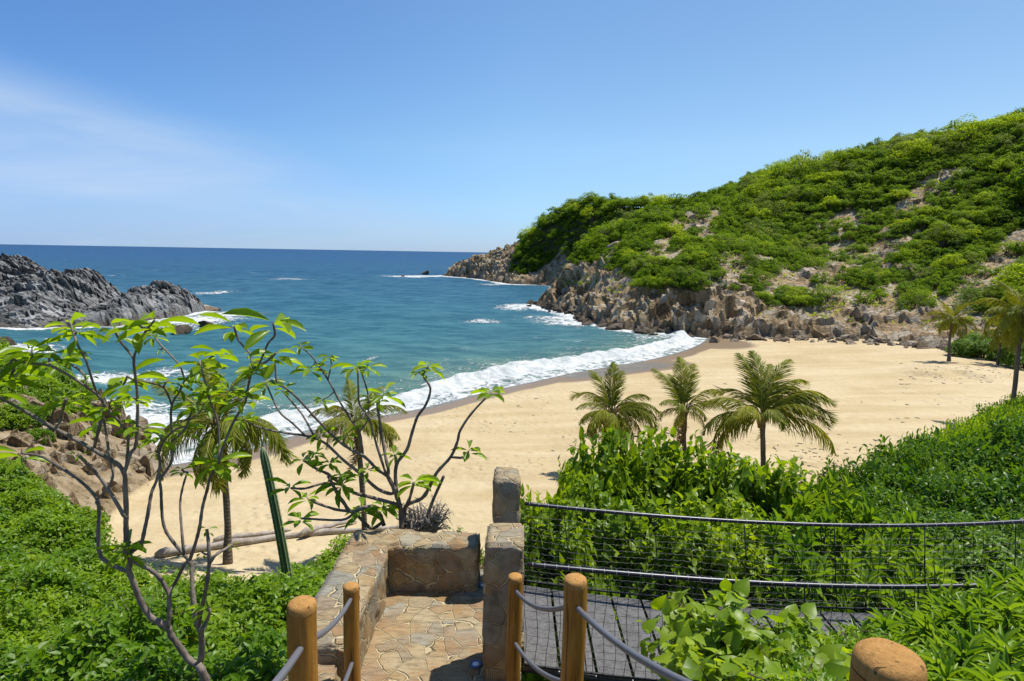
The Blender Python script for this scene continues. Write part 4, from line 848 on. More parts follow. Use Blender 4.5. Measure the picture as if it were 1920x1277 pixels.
def plumeria(name, label, branches, rad, Y0, ros, leaf, seed, spread):
    """branches: list of (pixel polyline, depth change towards its end); each starts on the nearest earlier point"""
    rg = np.random.RandomState(seed); nodes = []; first = branches[0][0][0]; root_p = gy(first[0], first[1], Y0)
    root = empty(name, root_p, label, "tree"); mb = MB()
    for bi, (pl, dy) in enumerate(branches):
        pl = np.array(pl, float)
        if nodes:
            q = np.array([(a, b_) for a, b_, *_ in nodes]); k = np.argmin(((q-pl[0])**2).sum(1)); Ys = nodes[k][2]; r_s = nodes[k][3]*0.82
            if ((q[k]-pl[0])**2).sum() > 0.1 and ((q[k]-pl[0])**2).sum() < 900: pl = np.vstack([q[k], pl]) if ((q[k]-pl[0])**2).sum() > 9 else pl
        else: Ys = Y0; r_s = rad
        seg = np.concatenate([[0], np.cumsum(np.linalg.norm(np.diff(pl, axis=0), axis=1))]); tot = seg[-1]
        s = smooth_poly(pl, 4); sl = np.concatenate([[0], np.cumsum(np.linalg.norm(np.diff(s, axis=0), axis=1))]); t = sl/sl[-1]
        Yv = Ys+dy*0.6*t+0.05*np.sin(t*5+bi); Pw = np.array([gy(a, b_, y) for (a, b_), y in zip(s, Yv)])
        end = max(0.0075*rad/0.042, r_s*(0.72 if bi == 0 else max(0.24, 1-0.66*min(1, tot/360))))
        rr = r_s+(end-r_s)*t; knob = 1+0.10*np.sin(sl*0.35+bi)+0.10*(rg.rand(len(rr))-.5)
        mb.tube(Pw-root_p, rr*knob, 8, 0, wob=0.06, seed=bi)
        for (a, b_), y, r_ in zip(s, Yv, rr): nodes.append((a, b_, y, r_))
    mb.build("trunk", M_bark, root)
    q = np.array([(a, b_) for a, b_, *_ in nodes]); vs = [rosette_mesh(seed*10+k, 7+k % 4, leaf*(0.85+0.08*k), leaf*0.32) for k in range(6)]; small = [rosette_mesh(seed*10+7+k, 5, leaf*.6, leaf*.2, up=0.2) for k in range(2)]
    for i, (px, py, s) in enumerate(ros):
        k = np.argmin(((q-np.array([px, py]))**2).sum(1)); y = nodes[k][2]; p = gy(px, py, y)-root_p
        if ((q[k]-np.array([px, py]))**2).sum() > 16:
            a = gy(q[k][0], q[k][1], y)-root_p; o = MB().tube([a, (a+p)/2+np.array([0, 0, -.01]), p], [nodes[k][3]*.8, .008*rad/0.042, .006*rad/0.042], 6).build("twig", M_bark, root)
        me = (small if s < 0.6 else vs)[i % (2 if s < 0.6 else 6)]
        put("leaf_cluster", me, root, p, (rg.uniform(-.22, .22), rg.uniform(-.22, .22), rg.uniform(0, 6.3)), s)
    return root, nodes
def build_plumerias():
    B = [([(390, 1420), (388, 1330), (385, 1277), (378, 1258), (371, 1246)], 0.0),
         ([(371, 1246), (355, 1238), (337, 1213), (321, 1191), (314, 1176), (284, 1158), (264, 1128), (251, 1094), (242, 1071), (244, 1050), (238, 1020), (236, 984), (237, 960), (235, 917), (233, 888), (218, 868), (190, 852), (145, 826), (104, 804), (50, 773), (0, 746), (-40, 728)], -0.25),
         ([(371, 1246), (378, 1230), (377, 1190), (368, 1160), (362, 1120), (360, 1080), (360, 1060), (354, 1052)], 0.15),
         ([(354, 1052), (345, 1040), (320, 1010), (307, 985), (303, 950), (302, 920), (300, 900), (312, 882), (323, 858), (321, 800), (322, 760), (337, 733), (347, 713), (364, 699), (380, 682), (407, 662)], 0.35),
         ([(356, 1050), (366, 1020), (374, 990), (380, 950), (388, 920), (395, 893), (410, 868), (416, 845), (430, 808), (444, 780), (460, 753), (465, 726), (475, 692), (498, 679), (518, 662)], -0.3),
         ([(475, 692), (471, 676), (468, 662), (448, 639), (439, 612)], 0.2),
         ([(485, 686), (502, 645), (515, 629), (512, 606)], -0.2),
         ([(411, 866), (411, 827), (407, 787), (394, 753), (387, 726), (380, 700), (374, 676)], 0.3),
         ([(242, 1071), (227, 1067), (197, 1051), (187, 1037), (184, 1000), (186, 964), (182, 937), (164, 914), (134, 890), (80, 857), (40, 850)], 0.3),
         ([(182, 937), (201, 917), (212, 890), (206, 860), (197, 800), (192, 780)], 0.1),
         ([(247, 1034), (264, 1020), (271, 994), (278, 960), (284, 924), (294, 900), (300, 870), (298, 850), (308, 826), (330, 805), (350, 800)], 0.25),
         ([(231, 964), (201, 914), (174, 880), (147, 853)], -0.3),
         ([(233, 888), (245, 850), (255, 834), (258, 780), (257, 733), (251, 672), (264, 645), (273, 622), (290, 600)], -0.2),
         ([(251, 672), (240, 658), (229, 645), (215, 622)], 0.2),
         ([(237, 870), (240, 836), (236, 807), (202, 767), (182, 740), (162, 726), (128, 703), (94, 686), (57, 681), (30, 676), (15, 659)], -0.4),
         ([(182, 740), (172, 710), (162, 679), (145, 645), (136, 619), (130, 603)], -0.15),
         ([(165, 728), (155, 699), (114, 672)], 0.3), ([(94, 686), (91, 664)], 0.1),
         ([(314, 1176), (318, 1150), (317, 1120), (316, 1111), (300, 1085), (281, 1068), (255, 1055), (240, 1040), (230, 1031)], -0.2),
         ([(316, 1111), (330, 1090), (345, 1060), (353, 1050)], 0.1),
         ([(322, 760), (316, 743), (306, 726), (283, 718), (254, 713), (238, 706)], -0.3), ([(306, 726), (311, 718), (316, 712)], -0.1),
         ([(347, 713), (337, 686), (323, 669), (300, 645), (288, 628)], 0.3),
         ([(321, 830), (347, 804), (357, 777), (370, 756)], 0.25), ([(352, 790), (372, 775), (385, 758)], 0.15),
         ([(104, 804), (111, 795), (118, 767), (124, 748)], -0.1), ([(178, 843), (178, 834), (187, 800), (192, 785)], -0.1),
         ([(371, 1170), (385, 1110), (392, 1060), (391, 1020), (388, 992)], -0.15), ([(391, 1060), (405, 1040), (425, 1028), (436, 1021)], 0.1), ([(345, 1040), (340, 985), (338, 940), (345, 905), (352, 885)], 0.25),
         ([(380, 1180), (386, 1168), (392, 1145)], -0.1)]
    R = [(130, 603, 1.1), (145, 620, .8), (15, 664, .8), (60, 655, .9), (92, 662, 1.0), (114, 670, .9), (215, 618, .9), (255, 605, 1.0), (288, 602, 1.15), (288, 626, .7), (238, 706, 1.1), (230, 722, .8), (316, 712, .8), (374, 672, 1.1), (407, 660, 1.0), (380, 690, .7), (439, 608, 1.0), (512, 602, 1.15), (518, 662, 1.0), (500, 668, .6), (468, 660, .5), (475, 692, .6), (370, 752, 1.0), (385, 755, .7), (192, 782, 1.15), (124, 745, 1.0), (0, 700, 1.2), (20, 705, 0.9), (40, 850, 1.0), (-10, 725, 1.1), (350, 798, .9), (300, 820, .8), (265, 800, .9), (335, 720, .6), (395, 865, 1.05), (412, 868, .8), (340, 880, .6), (460, 742, .9), (430, 730, .9), (387, 722, .7), (485, 690, .6), (232, 1028, .85), (245, 1015, .9), (388, 990, .55), (378, 1035, .5), (392, 1140, .75), (436, 1020, .45), (147, 850, .5), (352, 884, .4), (170, 700, .5), (250, 745, .7), (205, 765, .6), (395, 740, .6), (255, 830, .5), (290, 845, .5), (455, 700, .5), (300, 655, .5), (160, 660, .4), (30, 930, .0)]
    R = [r for r in R if r[2] > 0]
    root, nodes = plumeria("plumeria_tree", "near plumeria with bare grey branches and leaf tufts at the tips, rising at the left", B, 0.037, 3.75, R, 0.172, 1, 0.4)
    for i, (px, py) in enumerate([(96, 638), (376, 620)]):
        k = np.argmin([(a-px)**2+(b_-py)**2 for a, b_, *_ in nodes]); p = gy(px, py, nodes[k][2])-np.array(root.location); mb = MB(); P = []; D = []
        for j in range(5): a = j*1.257; P.append((0, 0, 0)); D.append((math.cos(a), math.sin(a), 0.5))
        V, F = place(np.array(P, float), np.array(D), np.tile([0, 0, 1.], (5, 1)), 0.035, 0.022, LEAF_M); mb.add(V, F); o = mb.build("flower", M_petal, root); o.location = p
    B = [([(756, 1010), (753, 985), (752, 965), (750, 949), (740, 919), (727, 893)], 0.0),
         ([(727, 893), (707, 880), (684, 857), (648, 837), (621, 814), (589, 781), (559, 748), (536, 728), (519, 717), (516, 682), (511, 666)], -0.4),
         ([(740, 919), (733, 926), (707, 916), (677, 889), (644, 863), (608, 830), (572, 817), (523, 810), (480, 799), (456, 785)], -0.3),
         ([(572, 817), (549, 794), (523, 771), (500, 722)], -0.2), ([(592, 824), (569, 781), (551, 758), (529, 732)], 0.2),
         ([(727, 893), (728, 880), (723, 857), (713, 797), (707, 755)], 0.3), ([(724, 890), (707, 837), (690, 781), (674, 758), (672, 730), (671, 692)], -0.2), ([(690, 781), (691, 745), (681, 708), (672, 686)], 0.2),
         ([(680, 852), (674, 810), (658, 787), (638, 755), (615, 712), (585, 669), (562, 649)], 0.4), ([(615, 712), (621, 682), (618, 669)], 0.1), ([(674, 810), (690, 785), (690, 741)], -0.15),
         ([(750, 949), (743, 916), (743, 873), (763, 843), (773, 810), (783, 781), (799, 758), (807, 728), (794, 705), (804, 687)], 0.15), ([(743, 873), (741, 853)], 0.1), ([(794, 705), (785, 697)], -.05),
         ([(760, 985), (760, 950), (790, 935), (802, 919), (819, 886), (845, 857), (858, 827), (863, 807), (885, 774), (921, 736)], 0.3), ([(845, 857), (868, 858), (878, 847)], 0.1),
         ([(760, 950), (768, 935), (776, 905)], -.15), ([(795, 985), (809, 945), (832, 893)], .1),
         ([(750, 947), (694, 932), (664, 924), (641, 909), (615, 889), (595, 880), (569, 863)], -0.3), ([(641, 909), (608, 906), (572, 916), (545, 915)], -.2), ([(720, 985), (710, 962), (690, 950), (660, 960), (644, 942), (631, 922), (615, 892)], -0.2),
         ([(695, 990), (664, 962), (628, 955), (582, 939)], -0.2), ([(664, 962), (640, 975), (565, 972)], -.1)]
    R = [(562, 647, .8), (582, 690, .95), (618, 668, .65), (668, 685, 1.0), (690, 688, .7), (720, 738, .9), (707, 752, .9), (804, 684, .95), (785, 697, .6), (921, 734, 1.05), (880, 843, .95), (741, 852, .6), (568, 860, 1.15), (590, 850, .6), (618, 866, .8), (640, 905, 1.1), (545, 912, .9), (575, 932, .8), (565, 972, 1.15), (680, 955, 1.15), (718, 948, 1.1), (776, 902, 1.25), (690, 880, .7), (600, 815, .7), (690, 745, .6), (605, 750, .6), (500, 718, .9), (455, 785, .9), (530, 730, .6), (650, 815, .7), (680, 785, .6), (640, 890, .7)]
    plumeria("plumeria_tree", "smaller plumeria with thin bare branches, growing just behind the stone seat wall", B, 0.034, 6.75, R, 0.235, 2, 0.4)

# ---- shrubs
def shrub_mesh(seed, rx, ry, rz, nl, nsprig, per, Lf, Wf, tmpl, mt, sprig=2.6, smooth=False, up=0.4):
    rg = np.random.RandomState(seed); P = []; D = []; Nn = []; A = []; st = MB(); cs = []
    for i in range(nl):
        th = i*2.4+rg.uniform(-.4, .4); ph = math.acos(1-(i+0.5)/nl*1.05); rr = rg.uniform(.58, .72)
        cs.append((np.array([math.sin(ph)*math.cos(th)*rr, math.sin(ph)*math.sin(th)*rr, max(0.12, math.cos(ph)*rr+0.18)]), rg.uniform(.22, .36)))
    tone = rg.rand(nl)
    for k in range(nsprig):
        i = rg.randint(nl); c, cr = cs[i]; v = rg.normal(size=3); v /= np.linalg.norm(v); v = v+np.array([c[0], c[1], c[2]*0.7])*0.9+np.array([0, 0, .25]); v /= np.linalg.norm(v)
        p = (c+v*cr*(0.55+0.5*rg.rand()**0.6))*np.array([rx, ry, rz]); ax = v*0.75+np.array([0, 0, up])+rg.normal(size=3)*0.4; ax /= np.linalg.norm(ax)
        s1 = np.cross(ax, rg.normal(size=3)); s1 /= np.linalg.norm(s1); s2 = np.cross(ax, s1); ln = Lf*sprig*rg.uniform(.5, 1.2); p0 = p-ax*ln*0.5
        if k % 3 == 0: st.tube([p0, p0+ax*ln], [0.006, 0.003], 3)
        for j in range(per):
            t = (j+.6)/per; a = j*2.4 if per > 4 else j*3.14; rd = s1*math.cos(a)+s2*math.sin(a); d = rd*0.95+ax*(0.05+0.55*t)+rg.normal(size=3)*0.18
            P.append(p0+ax*ln*t); D.append(d); Nn.append(ax*0.6+np.array([0.08, -0.05, 0.7])+rg.normal(size=3)*0.38); A.append(np.clip(0.62*rg.rand()+0.38*tone[i], 0, 1))
    n = len(P); sz = rg.uniform(.5, 1.3, n); V, F = place(np.array(P), np.array(D), np.array(Nn), Lf*sz, Wf*sz, tmpl)
    fol = MB().add(V, F, 0, np.repeat(A, len(tmpl[0]))).mesh("foliage", [mt], smooth=tmpl is LEAF_H)
    for c, cr in cs:
        e = c*np.array([rx, ry, rz]); st.tube([(e[0]*.12, e[1]*.12, -0.3), e*np.array([.45, .45, .5])+rg.normal(size=3)*0.05*rx, e], [0.022*rx+0.008, 0.014*rx+.005, 0.005], 5)
    return fol, st.mesh("stems", [M_twig])
def rosette_shrub(seed, n, R_, Hh, Lf, Wf, mt, per=16, tmpl=None):
    rg = np.random.RandomState(seed); P = []; D = []; Nn = []; A = []; st = MB()
    for i in range(n):
        a = i*2.4+rg.uniform(-.3, .3); rr = R_*math.sqrt((i+.5)/n)*rg.uniform(.85, 1.1); h = Hh*(1-0.45*(rr/R_)**2)*rg.uniform(.75, 1.05); tip = np.array([rr*math.cos(a), rr*math.sin(a), h])
        base = np.array([rr*.25*math.cos(a), rr*.25*math.sin(a), -0.3]); mid = tip*np.array([.6, .6, .55]); st.tube(smooth_poly([base, mid, tip], 4) if False else [base, mid, tip], [.02, .014, .008], 5)
        ax = (tip-mid)/np.linalg.norm(tip-mid); tone = rg.rand(); s1 = np.cross(ax, [0.3, .2, 1.]); s1 /= np.linalg.norm(s1); s2 = np.cross(ax, s1)
        for j in range(per):
            t = j/per; b = j*2.4; el = 0.15+1.0*t; rd = s1*math.cos(b)+s2*math.sin(b); d = rd*math.cos(el)+ax*math.sin(el); P.append(tip-ax*Lf*0.55*(1-t)); D.append(d+rg.normal(size=3)*.12); Nn.append(ax*math.cos(el)-rd*math.sin(el)+rg.normal(size=3)*.2); A.append(np.clip(.55*rg.rand()+.45*tone, 0, .97))
    k = len(P); V, F = place(np.array(P), np.array(D), np.array(Nn), Lf*rg.uniform(.6, 1.1, k), Wf*rg.uniform(.8, 1.1, k), tmpl or LEAF_N)
    return MB().add(V, F, 0, np.repeat(A, len((tmpl or LEAF_N)[0]))).mesh("foliage", [mt], smooth=True), st.mesh("stems", [M_twig])
def shrub(pair, loc, label, group=None, rz=0, sc=1.0, name="shrub", cat="shrub"):
    t = empty(name, loc, label, cat, group, rz); t.scale = (sc, sc, sc) if np.isscalar(sc) else sc
    put("foliage", pair[0], t); put("stems", pair[1], t); return t
def build_shrubs():
    rg = np.random.RandomState(21)
    A = [shrub_mesh(k, 1.15, 1.15, 1.05, 15, 800, 8, .098, .055, LEAF_M, M_leafA) for k in range(4)]
    # the thicket left of the wall
    spots = []
    for tries in range(5000):
        x, y = rg.uniform(-15.5, -1.55), rg.uniform(3.2, 18.5)
        if x > -1.95-0.10*(y-4) and y < 8: continue
        if y > 7.5 and x > -2.0-0.16*(y-7.5): continue
        h = gh(x, y); px, py = pix((x, y, h+1.25))
        lim = np.interp(px, [-300, 0, 60, 110, 150, 175, 260, 400, 480, 560, 640, 690], [860, 890, 905, 945, 1000, 1030, 1040, 1048, 1058, 1040, 1015, 1010])
        if py < lim+10: continue
        if all((x-a)**2+(y-b)**2 > 1.08**2 for a, b, _ in spots): spots.append((x, y, h))
        if len(spots) >= 150: break
    print("left shrubs", len(spots))
    for i, (x, y, h) in enumerate(spots):
        s = rg.choice([.72, .85, 1.0, 1.15, 1.3])*rg.uniform(.95, 1.05); shrub(A[i % 4], (x, y, h-0.10), "bright green leafy shrub in the thicket left of the stone wall", "shrubs of the left thicket", rg.uniform(0, 6.3), (s, s, s*rg.uniform(.8, 1.1)))
    A2 = [shrub_mesh(10+k, .9, .9, 1.0, 11, 260, 6, .135, .095, LEAF_H, M_leafB, sprig=2.4) for k in range(2)]
    for i, j in enumerate(range(3, len(spots), 6)):
        x, y, h = spots[j]; s = rg.uniform(.75, 1.15); shrub(A2[i % 2], (x+.45, y-.35, h-.05), "broader leaved green shrub mixed into the left thicket", "broad leaved shrubs of the left thicket", rg.uniform(0, 6.3), s, "broad_leaved_shrub")
    for i, j in enumerate(range(1, len(spots), 9)):
        x, y, h = spots[j]; mb = MB()
        for q in range(7):
            a = rg.uniform(0, 6.28); b0 = rg.normal(size=3)*.15*np.array([1, 1, 0]); e = b0+np.array([math.cos(a)*.5, math.sin(a)*.5, rg.uniform(1.0, 1.55)]); mb.tube([b0, (b0+e)/2+rg.normal(size=3)*.07, e], [.012, .008, .003], 4)
            f = e+np.array([math.cos(a+1)*.15, math.sin(a+1)*.15, .12]); mb.tube([(b0+e)/2, f], [.006, .002], 3)
        o = mb.build("dry_twigs", M_drydead); o.location = (x-.4, y-.4, h); tag(o, "bare grey twigs poking out of the left thicket", "twigs", "bare twigs in the left thicket")
    # bushes on the rock spur
    for i, (px, py, Y, s) in enumerate([(20, 815, 29.5, 1.1), (60, 845, 28, .8), (110, 820, 31, .8), (150, 815, 32.5, .7), (20, 860, 27, .9), (75, 880, 26.5, .6), (5, 705, 38, 1.8), (50, 715, 38, 1.6), (95, 735, 36, 1.4), (130, 750, 35.5, 1.2), (75, 770, 32, 1.3), (-30, 700, 36, 1.9), (150, 770, 36, .9), (40, 850, 27.5, .9), (120, 800, 32.5, .8), (20, 735, 33, 1.5), (70, 745, 33, 1.5), (115, 760, 33.5, 1.2), (30, 790, 30.5, 1.5), (85, 790, 31, 1.4), (-20, 760, 31, 1.7), (135, 775, 34, 1.0), (10, 830, 28.5, 1.2), (60, 815, 30, 1.0), (45, 730, 36, 1.4), (-5, 715, 35, 1.6), (95, 825, 29.5, .8), (15, 925, 19.5, 1.3), (60, 950, 18.8, 1.2), (-40, 900, 20, 1.5), (100, 985, 17.8, 1.0)]):
        c = gy(px, py, Y); z = gh(c[0], c[1]); shrub(A[i % 4], (c[0], c[1], max(z-0.2, c[2]-1.3*s)), "rounded green bush on the rocky spur at the left edge of the beach" if i < 27 else "green bush at the foot of the rocky spur beside the sand", "bushes on the rock spur" if i < 27 else "bushes at the foot of the spur", rg.uniform(0, 6), s)
    # broad-leaved hedge behind the bridge
    Bm = [shrub_mesh(30+k, 1.35, 1.3, 1.75, 22, 950, 7, .125, .098, LEAF_H, M_leafB, sprig=2.4) for k in range(3)]
    tops = [(1012, 930, 8.3, .6), (1062, 885, 9.2, .62), (1140, 826, 10.0, .85), (1215, 820, 10.4, 1.0), (1290, 836, 10.2, .9), (1345, 862, 9.6, 1.0), (1425, 862, 9.8, 1.0), (1490, 892, 9.4, .95), (1060, 968, 7.9, .8), (1180, 930, 8.6, 1.0), (1310, 935, 8.6, 1.0), (1420, 965, 8.3, .9), (1250, 970, 8.0, .85), (1120, 905, 8.8, .8), (1000, 985, 8.0, .6), (1370, 1000, 7.8, .8)]
    labs = ["broad leaved green shrub lowest at the left end of the hedge beside the taller pillar", "broad leaved bush sloping up from the pillar towards the top of the hedge", "broad leaved bush that tops the hedge below the stout palm", "broad leaved bush at the middle of the hedge top", "broad leaved bush of the hedge below the thin middle palm", "broad leaved bush where the hedge steps down to the right", "broad leaved bush at the foot of the tall full palm", "broad leaved bush at the right end of the hedge"]
    for i, (px, py, Y, s) in enumerate(tops):
        c = gy(px, py, Y); z0 = gh(c[0], c[1])-0.2; hh = c[2]-z0; zt = max(v.co.z for v in Bm[i % 3][0].vertices); sz = max(.5, (hh+0.06)/(zt*0.96))
        shrub(Bm[i % 3], (c[0], c[1], z0), labs[i] if i < 8 else "broad leaved bush filling the shaded face of the hedge behind the bridge net", None if i < 8 else "bushes on the shaded face of the hedge", rg.uniform(0, 6), (s, s, sz))
    # the big dark mass on the right
    Cm = [shrub_mesh(40+k, 1.9, 1.8, 1.75, 22, 1150, 7, .135, .070, LEAF_M, M_leafC, sprig=2.4) for k in range(3)]
    pl = [(1620, 905, 14, .9), (1665, 862, 15.5, 1.0), (1720, 830, 17, 1.1), (1790, 812, 18, 1.2), (1865, 800, 18.5, 1.2), (1930, 795, 18, 1.3), (1640, 960, 12.5, .9), (1700, 920, 13.5, 1.0), (1770, 890, 14.5, 1.1), (1850, 880, 14.5, 1.1), (1920, 880, 13.5, 1.1), (1740, 975, 11.5, .9), (1810, 960, 11.8, 1.0), (1890, 960, 11, 1.0), (1850, 1020, 9.8, .9), (1930, 1030, 9.2, 1.0), (1780, 1030, 9.8, .8), (1600, 870, 16.5, .8)]
    for i, (px, py, Y, s) in enumerate(pl):
        c = gy(px, py, Y); z0 = gh(c[0], c[1])-0.2; sz = max(.4, (c[2]-z0)/(0.95*max(v.co.z for v in Cm[i % 3][0].vertices))); shrub(Cm[i % 3], (c[0], c[1], z0), "dark green dense shrub in the large mass right of the hedge", "shrubs of the dark mass on the right", rg.uniform(0, 6), (s, s, sz))
    # low green slope by the tall palm
    Gm = shrub_mesh(60, 1.6, 1.6, .75, 22, 900, 7, .11, .06, LEAF_S, M_leafA)
    for i, (px, py, Y) in enumerate([(1790, 790, 25), (1830, 778, 27), (1870, 766, 29), (1910, 754, 31), (1945, 745, 32), (1850, 795, 25), (1900, 785, 27), (1940, 775, 28), (1760, 800, 24), (1815, 805, 22.5), (1885, 752, 33), (1925, 738, 36), (1950, 732, 38)]):
        c = gy(px, py, Y); z0 = gh(c[0], c[1]); sz = max(.6, (c[2]-z0+0.1)/1.0); shrub(Gm, (c[0], c[1], z0-.1), "low bright green bush on the bank below the tall palm at the right", "low bushes on the right bank", rg.uniform(0, 6), (1.2, 1.2, sz))
    # bushes around the small palm by the cliff
    for i, (px, py, Y, s) in enumerate([(1810, 625, 66, 1.0), (1850, 640, 64, 1.1), (1905, 650, 62, 1.3), (1835, 615, 68, 1.2), (1930, 660, 58, 1.2)]):
        c = gy(px, py, Y); shrub(Cm[i % 3], (c[0], c[1], gh(c[0], c[1])-.1), "dark shrub at the foot of the hill behind the palms", "dark shrubs behind the palms", i, s)
    # rosette plants seen through the net
    Rm = [rosette_shrub(70+k, 26, .85, 1.5, .24, .062, M_leafN) for k in range(3)]
    rl = [(1500, 905, 9.2), (1560, 900, 9.6), (1620, 925, 9.0), (1690, 955, 8.6), (1540, 960, 8.2), (1610, 985, 8.0), (1680, 1010, 7.8), (1470, 990, 7.6), (1560, 1030, 7.4), (1740, 1035, 7.6), (1490, 1050, 7.2), (1640, 1060, 7.2)]
    for i, (px, py, Y) in enumerate(rl):
        c = gy(px, py, Y); z0 = gh(c[0], c[1]); shrub(Rm[i % 3], (c[0], c[1], z0-.1), "shrub with star shaped tufts of long leaves behind the bridge net", "tufted shrubs behind the net", i*1.3, (1.0, 1.0, max(.6, (c[2]-z0)/1.5)), "tufted_shrub")
    # oleander-like tufts at the lower right
    Om = [rosette_shrub(80+k, 30, .55, 1.1, .17, .030, M_leafN, per=20) for k in range(3)]
    ol = [(1710, 1175, 4.2), (1780, 1150, 4.3), (1850, 1120, 4.5), (1925, 1085, 4.6), (1660, 1215, 3.8), (1740, 1185, 3.8), (1820, 1170, 3.8), (1900, 1160, 3.8), (1790, 1235, 3.2), (1870, 1230, 3.2), (1940, 1220, 3.2), (1960, 1120, 4.0), (1700, 1250, 3.4), (1880, 1300, 2.8), (1810, 1300, 2.9)]
    for i, (px, py, Y) in enumerate(ol):
        c = gy(px, py, Y); shrub(Om[i % 3], (c[0], c[1], c[2]-1.1), "narrow leaved tufted shrub at the lower right beyond the big post", "narrow leaved shrubs lower right", i*1.1, (1, 1, 1.0), "narrow_leaved_shrub")
    # climbing plant with heart leaves in front of the bridge
    V1 = [shrub_mesh(90+k, .42, .42, .55, 12, 90, 4, .098, .080, LEAF_H, M_leafB, sprig=2.0, up=0.5) for k in range(3)]
    V2 = [shrub_mesh(95+k, .45, .45, .6, 12, 110, 16, .045, .020, LEAF_S, M_leafA, sprig=5.0, up=.2) for k in range(2)]
    vl = [(1345, 1085, 3.4, 0, ''), (1375, 1150, 3.2, 0, ''), (1440, 1160, 3.3, 0, ''), (1510, 1150, 3.3, 0, ''), (1372, 1200, 2.9, 0, ''), (1430, 1215, 2.9, 0, ''), (1500, 1210, 2.8, 0, ''), (1560, 1195, 3.0, 0, ''), (1390, 1275, 2.6, 0, ''), (1450, 1275, 2.5, 0, ''), (1540, 1270, 2.5, 1, ''), (1600, 1190, 3.3, 1, ''), (1640, 1180, 3.5, 1, ''), (1590, 1255, 2.7, 0, ''), (1470, 1190, 3.1, 1, ''), (1420, 1265, 2.4, 1, '')]
    for i, (px, py, Y, k, _) in enumerate(vl):
        c = gy(px, py, Y); shrub((V2 if k else V1)[i % (2 if k else 3)], (c[0], c[1], c[2]-.72), "feathery plant with tiny paired leaves among the heart leaved creeper" if k else "heart leaved creeper climbing in front of the bridge net", "feathery plants in front of the bridge" if k else "heart leaved creepers in front of the bridge", i*.9, (1, 1, 1), "feathery_plant" if k else "creeper", "plant")
    # withered clump behind the wall
    t = empty("withered_plant", gy(795, 985, 6.9), "withered grey clump of dry stalks beside the smaller plumeria", "plant"); mb = MB(); r2 = np.random.RandomState(3)
    for i in range(170):
        a = r2.uniform(0, 6.28); l = r2.uniform(.10, .36); s = r2.uniform(.02, .13); p = np.array([math.cos(a)*s, math.sin(a)*s, -.1]); e = p+np.array([math.cos(a)*l*.45+r2.normal()*.06, math.sin(a)*l*.45, l]); mb.tube([p, (p+e)/2+r2.normal(size=3)*.05, e+r2.normal(size=3)*.05, e+np.array([math.cos(a)*.10, math.sin(a)*.10, -.12*r2.rand()])], [.008, .010, .006, .002], 4)
    mb.build("stalks", M_drydead, t)
    # grass: green sprays at the thicket's edge, dry tufts on the dune behind the wall
    for (nm, mt, spots_, n, hgt, lab) in [("grass", M_grass, [(560, 1035, 12.5, 1.5), (620, 1025, 11.5, 1.2), (510, 1050, 13, 1.5), (450, 1055, 14, 1.4), (650, 1010, 9.5, .8), (905, 1035, 8.2, .5), (900, 1000, 9.3, .5), (700, 985, 10, .8), (905, 1070, 7.3, .35)], 420, .34, "fine green grass at the edge of the thicket and behind the wall"),
                                          ("dune_grass", M_drygrass, [(850, 945, 15.8, .7), (880, 955, 15.6, .7), (905, 960, 15.3, .6), (835, 960, 15.4, .5), (870, 975, 14.8, .6), (900, 985, 14.6, .6), (1560, 870, 24, 1.5), (1640, 860, 25, 1.5), (1500, 885, 22, 1.2)], 160, .26, "dry sparse grass tufts on the sand behind the stone wall")]:
        mb = MB()
        for (px, py, Y, R_) in spots_:
            c = gy(px, py, Y); x = c[0]+rg.normal(size=n)*R_*.5; y = c[1]+rg.normal(size=n)*R_*.6; z = ground_h(x, y); P = np.column_stack([x, y, z-.02]); D = rg.normal(size=(n, 3))*.35+np.array([.1, 0, 1.]); Nn = rg.normal(size=(n, 3))+np.array([0, -.6, 0]); V, F = place(P, D, Nn, hgt*rg.uniform(.5, 1.3, n), .018*hgt/.3, LEAF_M); mb.add(V, F, 0, np.repeat(rg.rand(n), len(LEAF_M[0])))
        o = mb.build(nm, mt, smooth=False); tag(o, lab, "grass", None, "stuff")
    # undergrowth beneath the shrubs
    mb = MB(); n = 26000; x = rg.uniform(-16, 12, n); y = rg.uniform(3, 19, n); ok = (~((x > -2.0-0.1*(y-4)) & (x < .6) & (y < 13))) & (~((x > 0.1) & (x < 9) & (y > 4.6) & (y < 6.9))) & (sdist(x, y, TOE)[0] > 1.6); x, y = x[ok], y[ok]; n = len(x); z = ground_h(x, y)+rg.rand(n)*.35
    P = np.column_stack([x, y, z]); Nn = rg.normal(size=(n, 3))*.45+np.array([0, 0, 1.]); D = np.cross(Nn, rg.normal(size=(n, 3))); V, F = place(P, D, Nn, .12*rg.uniform(.6, 1.3, n), .07, LEAF_S); mb.add(V, F, 0, np.repeat(rg.rand(n), len(LEAF_S[0])))
    o = mb.build("undergrowth", M_leafC, smooth=False); tag(o, "low leafy undergrowth on the bank beneath the shrubs", "undergrowth", None, "stuff")

